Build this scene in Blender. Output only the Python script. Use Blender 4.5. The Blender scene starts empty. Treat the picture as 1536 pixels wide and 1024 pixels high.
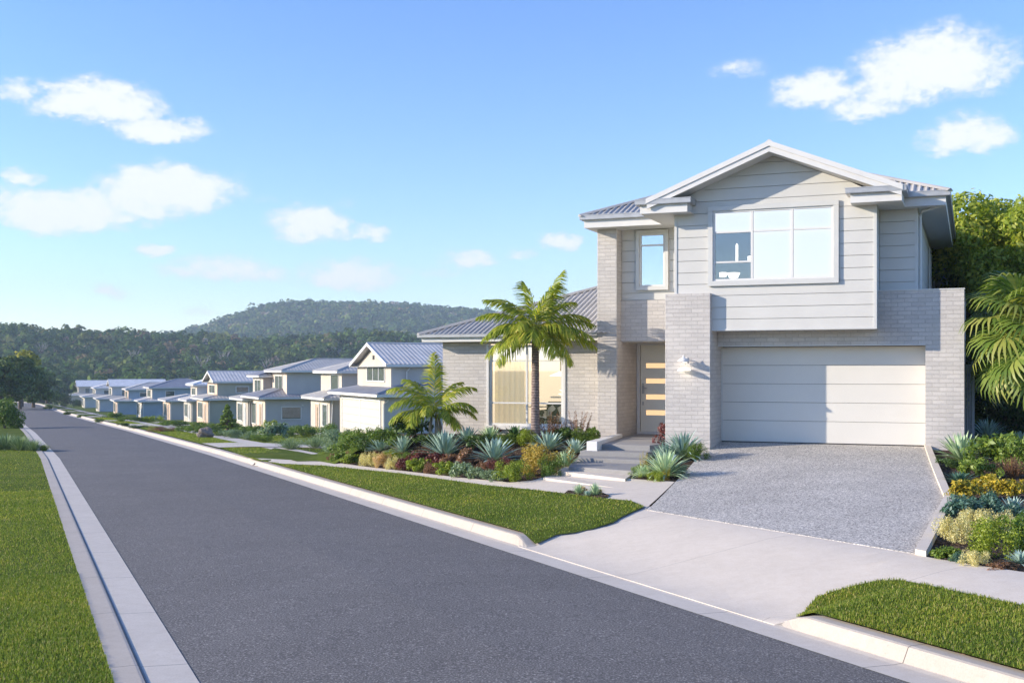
import bpy, bmesh, math, random
import numpy as np
from mathutils import Vector, Matrix
from mathutils.geometry import tessellate_polygon
R = math.radians
sc = bpy.context.scene
col = sc.collection
rng = np.random.default_rng(7)
random.seed(7)
F, CX, HY = 1716.0, 768.0, 555.0          # lens of the photograph in its pixels, horizon row

# ------------------------------------------------------------------ frames
SA = R(23.3)
SV = (-math.sin(SA), math.cos(SA)); TV = (math.cos(SA), math.sin(SA))
def st(x, y): return SV[0]*x+SV[1]*y, TV[0]*x+TV[1]*y
def xy(s, t): return SV[0]*s+TV[0]*t, SV[1]*s+TV[1]*t
HO = (5.215, 28.5); HU = (.928, -.373); HD = (.373, .928)
def hud(x, y):
    a, b = x-HO[0], y-HO[1]
    return HU[0]*a+HU[1]*b, HD[0]*a+HD[1]*b
def hxy(u, d): return HO[0]+HU[0]*u+HD[0]*d, HO[1]+HU[1]*u+HD[1]*d

# ------------------------------------------------------------------ terrain
OFFS = ([-60, 45, 75, 100, 136, 200, 260, 320, 380, 430, 480], [0, 0, -.45, -1.1, -1.9, -2.4, -2.9, -5, -14, -30, -52])
def offs(s): return np.interp(s, OFFS[0], OFFS[1])
def road_z(s): return -2.4-.0187*np.clip(s, -60, 430)
LD = ([50, 75, 90, 110, 135, 167, 200, 240, 300, 420], [-.3, -.55, -.85, -1.1, -1.25, -1.5, -1.9, -2.0, -1.9, -1.2])
def smooth(a, b, x):
    q = np.clip((x-a)/(b-a), 0, 1); return q*q*(3-2*q)
HILL1 = ([-900, -200, 0, 60, 200, 300, 380, 480, 575, 650, 760, 900, 1400, 2400], [500, 486, 487, 491, 495, 502, 505, 501, 497, 505, 508, 506, 510, 530])
HILL2 = ([-900, 200, 300, 340, 370, 400, 440, 520, 600, 640, 700, 740, 800, 900, 1100, 2400], [530, 512, 488, 475, 464, 454.5, 452, 452.5, 453.5, 457, 461, 466, 476, 492, 505, 530])
def kerb_h(s):
    a = smooth(9.2, 9.75, s)*(1-smooth(15.85, 16.4, s))
    return .14*(1-a)+.0*a
def T(x, y):
    x = np.asarray(x, float); y = np.asarray(y, float)
    s, t = st(x, y); to = t-offs(s)
    rz = road_z(s)
    # left of the road
    zl = rz+.035+.012*np.clip(.7-to, 0, 60)
    # right of the road
    kh = kerb_h(s)
    z9 = rz+kh+(.36-kh)*np.clip((to-7.3)/2.2, 0, 1)
    u, d = hud(x, y)
    a = np.maximum(to-9.5, 0); b = np.maximum(-.2-d, 0)
    q = a/(a+b+1e-6)
    q = np.where(a <= 0, 0, q)
    zm = z9+(-1.79-z9)*q
    zf = rz+.16+(np.interp(s, LD[0], LD[1])-.16)*smooth(8, 17.5, to)
    w = smooth(30.5, 41, s)
    zr = zm*(1-w)+zf*w
    z = np.where(to < .95, zl, np.where(to < 7.1, rz, np.where(to < 7.3, rz+kh, zr)))
    # the wooded hills
    yy = np.maximum(y, 1.0); px = CX+F*x/yy
    h1 = (HY-26-np.interp(px, *HILL1))/F*700
    h2 = (HY-15-np.interp(px, *HILL2))/F*1650
    zz = np.minimum(z, 5)
    wv = 3.0*np.sin(x*.021+y*.013)+2.2*np.sin(x*.047-y*.031)
    k1 = smooth(430, 700, y); k2 = smooth(950, 1650, y)
    zh = zz*(1-k1)+h1*k1+wv*smooth(450, 560, y)*(1-k1*.75)
    dip = h1*.9
    zh = np.where(y > 700, h1+(dip-h1)*smooth(700, 950, y), zh)
    zh = np.where(y > 950, dip+(h2-dip)*k2+wv*2*k2*(1-k2)*2, zh)
    zh = np.where(y > 1650, h2*(1-.6*smooth(1650, 3200, y)), zh)
    return np.where(y > 430, zh, z)
def ray(px, py):
    """point of the ground seen at that place of the photograph"""
    k = (px-CX)/F; m = (HY-py)/F
    Ds = np.linspace(6, 420, 4000)
    g = T(k*Ds, Ds)-m*Ds
    i = np.argmax(g > 0)
    a, b = Ds[max(i-1, 0)], Ds[i]
    for _ in range(30):
        c = (a+b)/2
        if T(k*c, c)-m*c > 0: b = c
        else: a = c
    return float(k*b), float(b)

# ------------------------------------------------------------------ materials
def lin(c):
    c = [v/255 for v in c]
    return [v/12.92 if v <= .04045 else ((v+.055)/1.055)**2.4 for v in c]
class NT:
    def __init__(s, name):
        s.m = bpy.data.materials.new(name); s.m.use_nodes = True
        s.t = s.m.node_tree; s.t.nodes.clear()
        s.out = s.n('ShaderNodeOutputMaterial')
    def n(s, typ, **kw):
        n = s.t.nodes.new(typ)
        for k, v in kw.items():
            if k in n.inputs: n.inputs[k].default_value = v
            else: setattr(n, k, v)
        return n
    def l(s, a, b): s.t.links.new(a, b)
    def noise(s, vec, scale, detail=4, rough=.55):
        n = s.n('ShaderNodeTexNoise'); n.inputs['Scale'].default_value = scale
        n.inputs['Detail'].default_value = detail; n.inputs['Roughness'].default_value = rough
        s.l(vec, n.inputs['Vector']); return n.outputs['Fac']
    def ramp(s, fac, stops):
        n = s.n('ShaderNodeValToRGB'); e = n.color_ramp.elements
        while len(e) < len(stops): e.new(.5)
        for el, (p, c) in zip(e, stops):
            el.position = p; el.color = (*c[:3], 1) if hasattr(c, '__len__') else (c, c, c, 1)
        s.l(fac, n.inputs[0]); return n.outputs[0]
    def mix(s, fac, a, b, mode='MIX'):
        n = s.n('ShaderNodeMix', data_type='RGBA', blend_type=mode)
        for i, v in ((0, fac), (6, a), (7, b)):
            if hasattr(v, 'links'): s.l(v, n.inputs[i])
            elif i == 0: n.inputs[0].default_value = v
            else: n.inputs[i].default_value = (*v, 1)
        return n.outputs[2]
    def math(s, op, a, b=None, c=None):
        n = s.n('ShaderNodeMath', operation=op)
        for i, v in enumerate((a, b, c)):
            if v is None: continue
            if hasattr(v, 'links'): s.l(v, n.inputs[i])
            else: n.inputs[i].default_value = v
        return n.outputs[0]
    def bump(s, h, dist=.01, strength=1.0):
        n = s.n('ShaderNodeBump'); n.inputs['Distance'].default_value = dist; n.inputs['Strength'].default_value = strength
        s.l(h, n.inputs['Height']); return n.outputs[0]
    def finish(s, color, rough=.6, bump=None, metal=0, spec=.4):
        p = s.n('ShaderNodeBsdfPrincipled')
        if hasattr(color, 'links'): s.l(color, p.inputs['Base Color'])
        else: p.inputs['Base Color'].default_value = (*color, 1)
        if hasattr(rough, 'links'): s.l(rough, p.inputs['Roughness'])
        else: p.inputs['Roughness'].default_value = rough
        p.inputs['Metallic'].default_value = metal
        p.inputs['Specular IOR Level'].default_value = spec
        if bump is not None: s.l(bump, p.inputs['Normal'])
        s.l(p.outputs[0], s.out.inputs[0]); return s.m
    def coord(s, which='Object'):
        return s.n('ShaderNodeTexCoord').outputs[which]
def dk(c, k): return tuple(v*k for v in c)
def M(name, c, rough=.6, var=.12, scale=2.5, bscale=60, bdist=.002, metal=0, spec=.4):
    t = NT(name); co = t.coord()
    f = t.noise(co, scale, 6)
    cc = t.ramp(f, [(.3, dk(c, 1-var)), (.7, dk(c, 1+var*.6))])
    b = t.bump(t.noise(co, bscale, 3), bdist) if bdist else None
    return t.finish(cc, rough, b, metal, spec)

def asphalt():
    t = NT('asphalt'); co = t.coord()
    fine = t.noise(co, 52, 2, .8); f2 = t.noise(co, 240, 1)
    big = t.noise(co, .55, 5); mid = t.noise(co, 4, 5)
    c = t.ramp(fine, [(.36, (.045, .042, .040)), (.5, (.13, .123, .117)), (.60, (.24, .225, .21)), (.68, (.62, .58, .54))])
    c = t.mix(.35, c, t.ramp(f2, [(.3, (.06, .056, .053)), (.7, (.27, .255, .24))]))
    c = t.mix(1, c, t.ramp(big, [(.3, .93), (.72, 1.08)]), 'MULTIPLY')
    c = t.mix(1, c, t.ramp(mid, [(.3, .95), (.7, 1.05)]), 'MULTIPLY')
    return t.finish(c, .88, t.bump(fine, .006, .7), spec=.25)
def concrete(name, base, joint=0, var=.06, jw=0):
    t = NT(name); co = t.coord()
    big = t.noise(co, .9, 6, .6); fine = t.noise(co, 60, 3, .7); mid = t.noise(co, 7, 5, .65)
    c = t.ramp(big, [(.3, dk(base, 1-var)), (.7, dk(base, 1+var*.5))])
    c = t.mix(1, c, t.ramp(mid, [(.28, (.94, .925, .90)), (.6, (1.01, 1.01, 1.01))]), 'MULTIPLY')
    c = t.mix(1, c, t.ramp(fine, [(.3, .9), (.7, 1.07)]), 'MULTIPLY')
    spots = t.noise(co, 23, 3, .6)
    c = t.mix(t.ramp(spots, [(.66, 0), (.74, .35)]), c, dk(base, .45))
    h = fine
    if joint:
        uv = t.n('ShaderNodeSeparateXYZ'); t.l(t.coord('UV'), uv.inputs[0])
        fr = t.math('FRACT', t.math('DIVIDE', uv.outputs[0], joint))
        j = t.math('LESS_THAN', fr, .012/joint)
        c = t.mix(t.math('MULTIPLY', j, .75), c, (.05, .045, .04))
    if jw:
        q = t.n('ShaderNodeVectorMath', operation='DOT_PRODUCT'); t.l(co, q.inputs[0]); q.inputs[1].default_value = (SV[0], SV[1], 0)
        fr = t.math('FRACT', t.math('DIVIDE', t.math('ADD', q.outputs['Value'], 100.45), jw))
        c = t.mix(t.math('MULTIPLY', t.math('LESS_THAN', fr, .010/jw), .5), c, (.10, .09, .08))
    return t.finish(c, .82, t.bump(h, .002, .6), spec=.25)
def gravel():
    t = NT('exposed_aggregate'); co = t.coord()
    v = t.n('ShaderNodeTexVoronoi'); v.inputs['Scale'].default_value = 55; t.l(co, v.inputs['Vector'])
    sp = t.n('ShaderNodeSeparateColor'); t.l(v.outputs['Color'], sp.inputs[0])
    c = t.ramp(sp.outputs[0], [(0, (.15, .145, .14)), (.25, (.33, .31, .285)), (.6, (.53, .50, .45)), (1, (.84, .79, .71))])
    c = t.mix(t.ramp(v.outputs['Distance'], [(.35, 0), (.8, .3)]), c, (.20, .19, .18))
    c = t.mix(1, c, t.ramp(t.noise(co, .8, 5), [(.3, .88), (.7, 1.1)]), 'MULTIPLY')
    return t.finish(c, .85, t.bump(v.outputs['Distance'], .003, .5), spec=.2)
def brick(name, base):
    t = NT(name); uv = t.coord('UV')
    b = t.n('ShaderNodeTexBrick'); t.l(uv, b.inputs['Vector'])
    b.inputs['Scale'].default_value = 1; b.inputs['Brick Width'].default_value = .30; b.inputs['Row Height'].default_value = .098
    b.inputs['Mortar Size'].default_value = .009; b.inputs['Mortar Smooth'].default_value = .4
    b.inputs['Color1'].default_value = (*dk(base, .93), 1); b.inputs['Color2'].default_value = (*dk(base, 1.07), 1)
    b.inputs['Mortar'].default_value = (*dk(base, .85), 1); b.inputs['Bias'].default_value = 0
    co = t.coord()
    c = t.mix(1, b.outputs['Color'], t.ramp(t.noise(co, 1.3, 6, .65), [(.3, (.90, .90, .91)), (.7, (1.05, 1.04, 1.02))]), 'MULTIPLY')
    c = t.mix(1, c, t.ramp(t.noise(co, 28, 4, .7), [(.3, .91), (.7, 1.06)]), 'MULTIPLY')
    h = t.math('SUBTRACT', t.math('MULTIPLY', t.noise(co, 35, 4), .55), b.outputs['Fac'])
    return t.finish(c, .75, t.bump(h, .006, .8), spec=.3)
def leafmat(name, cols, trans=.3, rough=.45, var=.5):
    """cols: dark, mid, light of the leaves themselves"""
    t = NT(name)
    g = t.n('ShaderNodeNewGeometry'); oi = t.n('ShaderNodeObjectInfo')
    r = t.math('ADD', t.math('MULTIPLY', g.outputs['Random Per Island'], .8), t.math('MULTIPLY', oi.outputs['Random'], .2))
    cols = [tuple(min(.85, v*1.22) for v in c) for c in cols]
    n = len(cols)
    c = t.ramp(r, [(i/(n-1), cc) for i, cc in enumerate(cols)])
    p = t.n('ShaderNodeBsdfPrincipled'); t.l(c, p.inputs['Base Color']); p.inputs['Roughness'].default_value = rough
    p.inputs['Specular IOR Level'].default_value = .35
    tr = t.n('ShaderNodeBsdfTranslucent'); t.l(t.mix(1, c, (1.3, 1.35, .7), 'MULTIPLY'), tr.inputs[0])
    mx = t.n('ShaderNodeMixShader'); mx.inputs[0].default_value = trans
    t.l(p.outputs[0], mx.inputs[1]); t.l(tr.outputs[0], mx.inputs[2]); t.l(mx.outputs[0], t.out.inputs[0])
    return t.m
def tintmat(name, cols, trans=.25):
    """colour by each tree's own stored tint"""
    t = NT(name); a = t.n('ShaderNodeAttribute'); a.attribute_name = 'tint'
    c = t.ramp(a.outputs['Fac'], cols)
    g = t.n('ShaderNodeNewGeometry')
    c = t.mix(1, c, t.ramp(g.outputs['Random Per Island'], [(0, .7), (1, 1.25)]), 'MULTIPLY')
    p = t.n('ShaderNodeBsdfDiffuse'); t.l(c, p.inputs[0])
    tr = t.n('ShaderNodeBsdfTranslucent'); t.l(c, tr.inputs[0])
    mx = t.n('ShaderNodeMixShader'); mx.inputs[0].default_value = trans
    t.l(p.outputs[0], mx.inputs[1]); t.l(tr.outputs[0], mx.inputs[2]); t.l(mx.outputs[0], t.out.inputs[0])
    return t.m
def glassmat(name, refl=.25, tint=(1, 1, 1)):
    t = NT(name)
    tr = t.n('ShaderNodeBsdfTransparent'); tr.inputs[0].default_value = (*tint, 1)
    gl = t.n('ShaderNodeBsdfGlossy'); gl.inputs['Roughness'].default_value = .015
    lw = t.n('ShaderNodeLayerWeight'); lw.inputs[0].default_value = .3
    f = t.math('MINIMUM', t.math('ADD', lw.outputs['Fresnel'], refl), 1) if refl is not None else t.math('ADD', .12, 0)
    mx = t.n('ShaderNodeMixShader'); t.l(f, mx.inputs[0]); t.l(tr.outputs[0], mx.inputs[1]); t.l(gl.outputs[0], mx.inputs[2])
    t.l(mx.outputs[0], t.out.inputs[0]); return t.m
def emis(name, c, k):
    t = NT(name); p = t.n('ShaderNodeBsdfPrincipled'); p.inputs['Base Color'].default_value = (*c, 1)
    p.inputs['Emission Color'].default_value = (*c, 1); p.inputs['Emission Strength'].default_value = k
    t.l(p.outputs[0], t.out.inputs[0]); return t.m
def soilmat():
    t = NT('mulch'); co = t.coord()
    v = t.n('ShaderNodeTexVoronoi'); v.inputs['Scale'].default_value = 22; t.l(co, v.inputs['Vector'])
    sp = t.n('ShaderNodeSeparateColor'); t.l(v.outputs['Color'], sp.inputs[0])
    c = t.ramp(sp.outputs[0], [(0, (.022, .014, .010)), (.5, (.055, .036, .026)), (.9, (.12, .085, .06)), (1, (.26, .17, .12))])
    return t.finish(c, .95, t.bump(v.outputs['Distance'], .03, 1), spec=.1)
def turf(name, a, b, c3):
    t = NT(name); co = t.coord()
    f = t.noise(co, .5, 5, .6); g = t.noise(co, 9, 5, .7)
    c = t.ramp(f, [(.3, a), (.55, b), (.75, c3)])
    c = t.mix(1, c, t.ramp(g, [(.3, .7), (.7, 1.25)]), 'MULTIPLY')
    return t.finish(c, .95, t.bump(t.noise(co, 40, 4, .8), .03, 1), spec=.05)
def bladesmat(name, cols):
    t = NT(name); co = t.coord()
    g = t.n('ShaderNodeNewGeometry')
    c = t.ramp(g.outputs['Random Per Island'], cols)
    c = t.mix(1, c, t.ramp(t.noise(co, .6, 5, .65), [(.32, (.72, .80, .8)), (.5, (1, 1, 1)), (.7, (1.32, 1.16, 1.0))]), 'MULTIPLY')
    p = t.n('ShaderNodeBsdfPrincipled'); t.l(c, p.inputs['Base Color']); p.inputs['Roughness'].default_value = .55
    p.inputs['Specular IOR Level'].default_value = .2
    tr = t.n('ShaderNodeBsdfTranslucent'); t.l(t.mix(1, c, (1.2, 1.25, .7), 'MULTIPLY'), tr.inputs[0])
    mx = t.n('ShaderNodeMixShader'); mx.inputs[0].default_value = .35
    t.l(p.outputs[0], mx.inputs[1]); t.l(tr.outputs[0], mx.inputs[2]); t.l(mx.outputs[0], t.out.inputs[0])
    return t.m
def roofmat(name, c, per=0, axis=0):
    t = NT(name); co = t.coord()
    cc = t.ramp(t.noise(co, 1.2, 6), [(.3, dk(c, .86)), (.7, dk(c, 1.12))])
    return t.finish(cc, .5, t.bump(t.noise(co, 14, 3), .003), .05, .4)
def trunkmat(name, a, b):
    t = NT(name); co = t.coord()
    w = t.n('ShaderNodeTexWave'); w.bands_direction = 'Z'; w.inputs['Scale'].default_value = 4.5; w.inputs['Distortion'].default_value = 1.5
    w.inputs['Detail'].default_value = 2; t.l(co, w.inputs[0])
    c = t.ramp(t.noise(co, 14, 5, .7), [(.3, a), (.7, b)])
    c = t.mix(1, c, t.ramp(w.outputs['Fac'], [(0, .62), (.5, 1.1)]), 'MULTIPLY')
    return t.finish(c, .85, t.bump(w.outputs['Fac'], .012, .8), spec=.2)

MT = {}
MT['asphalt'] = asphalt()
MT['conc'] = concrete('pale_concrete', (.66, .59, .50), jw=3.15)
MT['conc_kerb'] = concrete('kerb_concrete', (.48, .43, .37), joint=2.6)
MT['conc_dark'] = concrete('grey_paving', (.30, .295, .29))
MT['conc_gutter'] = concrete('gutter_concrete', (.63, .57, .49), joint=2.6)
MT['gravel'] = gravel()
MT['brick'] = brick('painted_brick', (.56, .53, .50))
MT['clad'] = M('painted_cladding', (.61, .60, .565), .5, .05, 1.5, 30, .001)
MT['white'] = M('white_paint', (.70, .69, .665), .45, .05, 3, 40, .0008)
MT['trim'] = M('trim_paint', (.60, .60, .575), .45, .05, 3, 40, .0008)
MT['soffit'] = M('soffit_paint', (.62, .615, .60), .6, .04, 3, 40, .0005)
MT['garage2'] = M('cream_roller_door', (.56, .54, .48), .5, .04, .8, 90, .001)
MT['garage'] = M('garage_door_paint', (.68, .655, .60), .42, .04, .8, 90, .0012)
MT['door'] = M('front_door_paint', (.84, .80, .69), .4, .05, 2, 40, .0005)
MT['roof'] = roofmat('blue_grey_roof', (.47, .45, .41))
MT['roofb'] = roofmat('dark_blue_roof', (.25, .26, .29))
MT['roofl'] = roofmat('pale_grey_roof', (.58, .56, .53))
MT['roofw'] = roofmat('white_roof', (.72, .72, .71))
MT['gutter'] = M('gutter_metal', (.46, .46, .46), .4, .12, 5, 40, .001, .3)
MT['steel'] = M('brushed_steel', (.5, .5, .5), .3, .1, 5, 40, 0, .9)
MT['dark'] = M('dark_void', (.03, .032, .035), .8, .2, 2, 10, 0)
MT['black'] = M('black_metal', (.03, .03, .03), .4, .1, 2, 10, 0)
MT['fence'] = M('grey_fence_steel', (.22, .25, .29), .5, .08, 3, 20, .001)
MT['glass'] = glassmat('window_glass', .12)
MT['glass_sky'] = glassmat('mirror_glass', .52)
MT['glass_dark'] = glassmat('far_window_glass', None, (.9, .93, .93))
MT['blind'] = emis('glowing_white_blind', (.86, .85, .83), .42)  # own glow stands in for light falling on the blinds
MT['curtain'] = emis('glowing_warm_curtain', (.84, .71, .50), .26)  # glow in the cloth stands in for the room's lamplight
MT['room'] = emis('glowing_room_wall', (.76, .68, .55), .38)  # walls emit faintly in place of the lamp's light on them
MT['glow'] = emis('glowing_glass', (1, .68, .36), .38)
MT['bulb'] = emis('lamp_bulb', (1, .95, .85), 1.5)
MT['cream_glow'] = emis('glowing_cream', (1, .93, .8), .9)  # lamp shade glow, also put on dishes, candle holders and the wall arc
MT['soil'] = soilmat()
MT['turf'] = turf('lawn_turf', (.070, .105, .016), (.105, .145, .024), (.16, .17, .045))
MT['forest_floor'] = M('forest_floor', (.022, .032, .014), .95, .3, .05, 1, 0)
MT['blades'] = bladesmat('grass_blades', [(0, (.12, .18, .022)), (.4, (.205, .285, .036)), (.75, (.31, .37, .055)), (.92, (.44, .39, .10)), (1, (.62, .53, .25))])
MT['trunk'] = trunkmat('palm_trunk', (.14, .10, .09), (.33, .26, .235))
MT['bark'] = M('bark', (.13, .10, .075), .9, .4, 8, 30, .01)
MT['palebark'] = M('pale_bark', (.34, .31, .27), .9, .3, 3, 30, .01)
L = {}
L['palm'] = leafmat('palm_leaf', [(.10, .16, .016), (.21, .27, .025), (.36, .38, .045), (.56, .44, .08)], .4)
L['fan'] = leafmat('fan_palm_leaf', [(.06, .11, .02), (.13, .20, .035), (.24, .29, .06), (.36, .36, .10)], .4)
L['agave'] = leafmat('blue_agave_leaf', [(.17, .26, .22), (.30, .41, .36), (.46, .57, .51)], .12, .5)
L['agave_pale'] = leafmat('pale_green_agave_leaf', [(.22, .31, .17), (.38, .49, .30), (.58, .68, .48)], .15, .5)
L['agave_dark'] = leafmat('dark_green_leaf', [(.018, .05, .018), (.045, .10, .03), (.10, .18, .06)], .15, .4)
L['green'] = leafmat('green_leaf', [(.05, .10, .016), (.12, .19, .028), (.24, .30, .055)])
L['lime'] = leafmat('lime_leaf', [(.09, .14, .012), (.20, .26, .025), (.36, .40, .06)])
L['dark'] = leafmat('dark_leaf', [(.025, .055, .015), (.06, .11, .025), (.12, .18, .045)])
L['greyg'] = leafmat('grey_green_leaf', [(.08, .13, .07), (.17, .24, .14), (.32, .40, .27)])
L['cream'] = leafmat('cream_leaf', [(.30, .30, .10), (.62, .52, .25), (.82, .70, .42)])
L['peach'] = leafmat('peach_leaf', [(.24, .24, .07), (.55, .36, .18), (.75, .50, .30)])
L['maroon'] = leafmat('maroon_leaf', [(.055, .018, .018), (.13, .035, .035), (.25, .09, .075)])
L['brown'] = leafmat('bronze_leaf', [(.09, .06, .03), (.22, .12, .07), (.36, .20, .13)])
L['gold'] = leafmat('golden_leaf', [(.17, .16, .02), (.36, .27, .05), (.52, .38, .11)])
L['yellow'] = leafmat('yellow_leaf', [(.12, .15, .02), (.32, .27, .03), (.60, .42, .05)])
L['teal'] = leafmat('blue_green_leaf', [(.03, .08, .06), (.08, .16, .12), (.17, .27, .22)])
L['tree'] = leafmat('tree_leaf', [(.09, .14, .018), (.19, .26, .03), (.34, .38, .055), (.52, .50, .10)], .45)
L['treefar'] = leafmat('distant_tree_leaf', [(.03, .06, .015), (.07, .115, .025), (.14, .19, .045)], .2)
L['treeyel'] = leafmat('yellowing_tree_leaf', [(.12, .13, .02), (.25, .25, .03), (.40, .36, .05)], .25)
MT['forest'] = tintmat('forest_canopy', [(0, (.045, .09, .03)), (.35, (.08, .145, .038)), (.65, (.13, .195, .05)), (.85, (.21, .24, .075)), (.95, (.27, .19, .12)), (1, (.40, .36, .29))])

# ------------------------------------------------------------------ object helpers
def tag(o, label=None, cat=None, group=None, kind=None):
    if label: o['label'] = label
    if cat: o['category'] = cat
    if group: o['group'] = group
    if kind: o['kind'] = kind
    return o
def empty(name, loc, rz=0, label=None, cat=None, group=None):
    o = bpy.data.objects.new(name, None); col.objects.link(o)
    o.location = loc; o.rotation_euler = (0, 0, rz); o.empty_display_size = .2
    return tag(o, label, cat, group)
def copy_tree(o, parent=None):
    c = o.copy(); col.objects.link(c); c.parent = parent
    for ch in list(o.children): copy_tree(ch, c)
    return c
def link(name, me, mats, parent=None, smooth_=False):
    for m in (mats if isinstance(mats, (list, tuple)) else [mats]): me.materials.append(m)
    o = bpy.data.objects.new(name, me); col.objects.link(o)
    if parent: o.parent = parent
    if smooth_: me.polygons.foreach_set('use_smooth', [True]*len(me.polygons))
    return o
def box_uv(me):
    if not len(me.polygons): return
    uvl = me.uv_layers.new(name='UVMap')
    n = len(me.loops); co = np.empty(len(me.vertices)*3, 'f'); me.vertices.foreach_get('co', co); co = co.reshape(-1, 3)
    li = np.empty(n, 'i'); me.loops.foreach_get('vertex_index', li)
    pn = np.empty(len(me.polygons)*3, 'f'); me.polygons.foreach_get('normal', pn); pn = np.abs(pn.reshape(-1, 3))
    tot = np.empty(len(me.polygons), 'i'); me.polygons.foreach_get('loop_total', tot)
    pn = np.repeat(pn, tot, axis=0); c = co[li]
    ax = np.argmax(pn, axis=1)
    uv = np.where((ax == 0)[:, None], c[:, [1, 2]], np.where((ax == 1)[:, None], c[:, [0, 2]], c[:, [0, 1]]))
    uvl.data.foreach_set('uv', uv.astype('f').ravel())
class MB:
    def __init__(s): s.v = []; s.f = []
    def box(s, x0, x1, y0, y1, z0, z1):
        b = len(s.v)
        s.v += [(x0, y0, z0), (x1, y0, z0), (x1, y1, z0), (x0, y1, z0), (x0, y0, z1), (x1, y0, z1), (x1, y1, z1), (x0, y1, z1)]
        s.f += [(b, b+3, b+2, b+1), (b+4, b+5, b+6, b+7), (b, b+1, b+5, b+4), (b+1, b+2, b+6, b+5), (b+2, b+3, b+7, b+6), (b+3, b, b+4, b+7)]
        return s
    def poly(s, pts):
        b = len(s.v); s.v += [tuple(p) for p in pts]; s.f.append(tuple(range(b, b+len(pts)))); return s
    def prism_y(s, pts, y0, y1):          # polygon in x,z extruded along y
        n = len(pts); b = len(s.v)
        s.v += [(x, y0, z) for x, z in pts]+[(x, y1, z) for x, z in pts]
        s.f.append(tuple(range(b, b+n))); s.f.append(tuple(range(b+2*n-1, b+n-1, -1)))
        for i in range(n): j = (i+1) % n; s.f.append((b+j, b+i, b+n+i, b+n+j))
        return s
    def prism_x(s, pts, x0, x1):          # polygon in y,z extruded along x
        n = len(pts); b = len(s.v)
        s.v += [(x0, y, z) for y, z in pts]+[(x1, y, z) for y, z in pts]
        s.f.append(tuple(range(b, b+n))); s.f.append(tuple(range(b+2*n-1, b+n-1, -1)))
        for i in range(n): j = (i+1) % n; s.f.append((b+j, b+i, b+n+i, b+n+j))
        return s
    def prism_z(s, pts, z0, z1):
        n = len(pts); b = len(s.v)
        s.v += [(x, y, z0) for x, y in pts]+[(x, y, z1) for x, y in pts]
        s.f.append(tuple(range(b+n-1, b-1, -1))); s.f.append(tuple(range(b+n, b+2*n)))
        for i in range(n): j = (i+1) % n; s.f.append((b+i, b+j, b+n+j, b+n+i))
        return s
    def tube(s, path, rad, n=8):
        path = [Vector(p) for p in path]; b0 = len(s.v)
        for i, p in enumerate(path):
            d = (path[min(i+1, len(path)-1)]-path[max(i-1, 0)]).normalized()
            a = d.cross(Vector((0, 0, 1)) if abs(d.z) < .9 else Vector((1, 0, 0))).normalized(); c = d.cross(a)
            r = rad[i] if hasattr(rad, '__len__') else rad
            for k in range(n):
                w = 2*math.pi*k/n; s.v.append(tuple(p+a*math.cos(w)*r+c*math.sin(w)*r))
        for i in range(len(path)-1):
            for k in range(n):
                a = b0+i*n+k; b = b0+i*n+(k+1) % n; s.f.append((a, b, b+n, a+n))
        s.f.append(tuple(b0+k for k in range(n-1, -1, -1))); e = b0+(len(path)-1)*n; s.f.append(tuple(e+k for k in range(n)))
        return s
    def lathe(s, prof, c=(0, 0, 0), n=20):
        b0 = len(s.v)
        for r, z in prof:
            for k in range(n):
                w = 2*math.pi*k/n; s.v.append((c[0]+r*math.cos(w), c[1]+r*math.sin(w), c[2]+z))
        for i in range(len(prof)-1):
            for k in range(n):
                a = b0+i*n+k; b = b0+i*n+(k+1) % n; s.f.append((a, b, b+n, a+n))
        return s
    def build(s, name, mat, parent=None, smooth_=False, bevel=0):
        me = bpy.data.meshes.new(name); me.from_pydata(s.v, [], s.f); me.update()
        bm = bmesh.new(); bm.from_mesh(me); bmesh.ops.recalc_face_normals(bm, faces=bm.faces); bm.to_mesh(me); bm.free()
        box_uv(me)
        o = link(name, me, mat, parent, smooth_)
        if bevel:
            m = o.modifiers.new('b', 'BEVEL'); m.width = bevel; m.segments = 1; m.limit_method = 'ANGLE'
        return o
def npmesh(name, V, Fc, attr=None, per=4):
    """fast mesh from arrays of quads or triangles"""
    me = bpy.data.meshes.new(name); nv = len(V); nf = len(Fc)
    me.vertices.add(nv); me.vertices.foreach_set('co', np.asarray(V, 'f').ravel())
    me.loops.add(nf*per); me.loops.foreach_set('vertex_index', np.asarray(Fc, 'i').ravel())
    me.polygons.add(nf); me.polygons.foreach_set('loop_start', np.arange(0, nf*per, per, dtype='i'))
    me.polygons.foreach_set('loop_total', np.full(nf, per, 'i'))
    if attr is not None:
        a = me.attributes.new('tint', 'FLOAT', 'POINT'); a.data.foreach_set('value', np.asarray(attr, 'f'))
    me.update(); me.validate(); return me

# ------------------------------------------------------------------ ground
ML = {}
def loft(name, ss, prof, mat, kind='structure', zfun=None):
    """prof: list of (to, dz) across the street, swept along it"""
    V = []; n = len(prof); UV = []
    for s in ss:
        o = float(offs(s))
        for to, dz in prof:
            x, y = xy(s, to+o)
            z = (float(road_z(s))+(dz(s) if callable(dz) else dz)) if zfun is None else float(zfun(x, y))+dz
            V.append((x, y, z)); UV.append((s, to))
    Fc = [(i*n+k, i*n+k+1, (i+1)*n+k+1, (i+1)*n+k) for i in range(len(ss)-1) for k in range(n-1)]
    me = bpy.data.meshes.new(name); me.from_pydata(V, [], Fc); me.update()
    ul = me.uv_layers.new(name='UVMap'); li = [l.vertex_index for l in me.loops]
    ul.data.foreach_set('uv', np.array([UV[i] for i in li], 'f').ravel())
    o = link(name, me, mat); tag(o, kind=kind); return o
s_near = list(np.arange(-40, 60, 1.0)); s_far = list(np.arange(60, 480, 4.0))
SS = s_near+s_far
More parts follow.
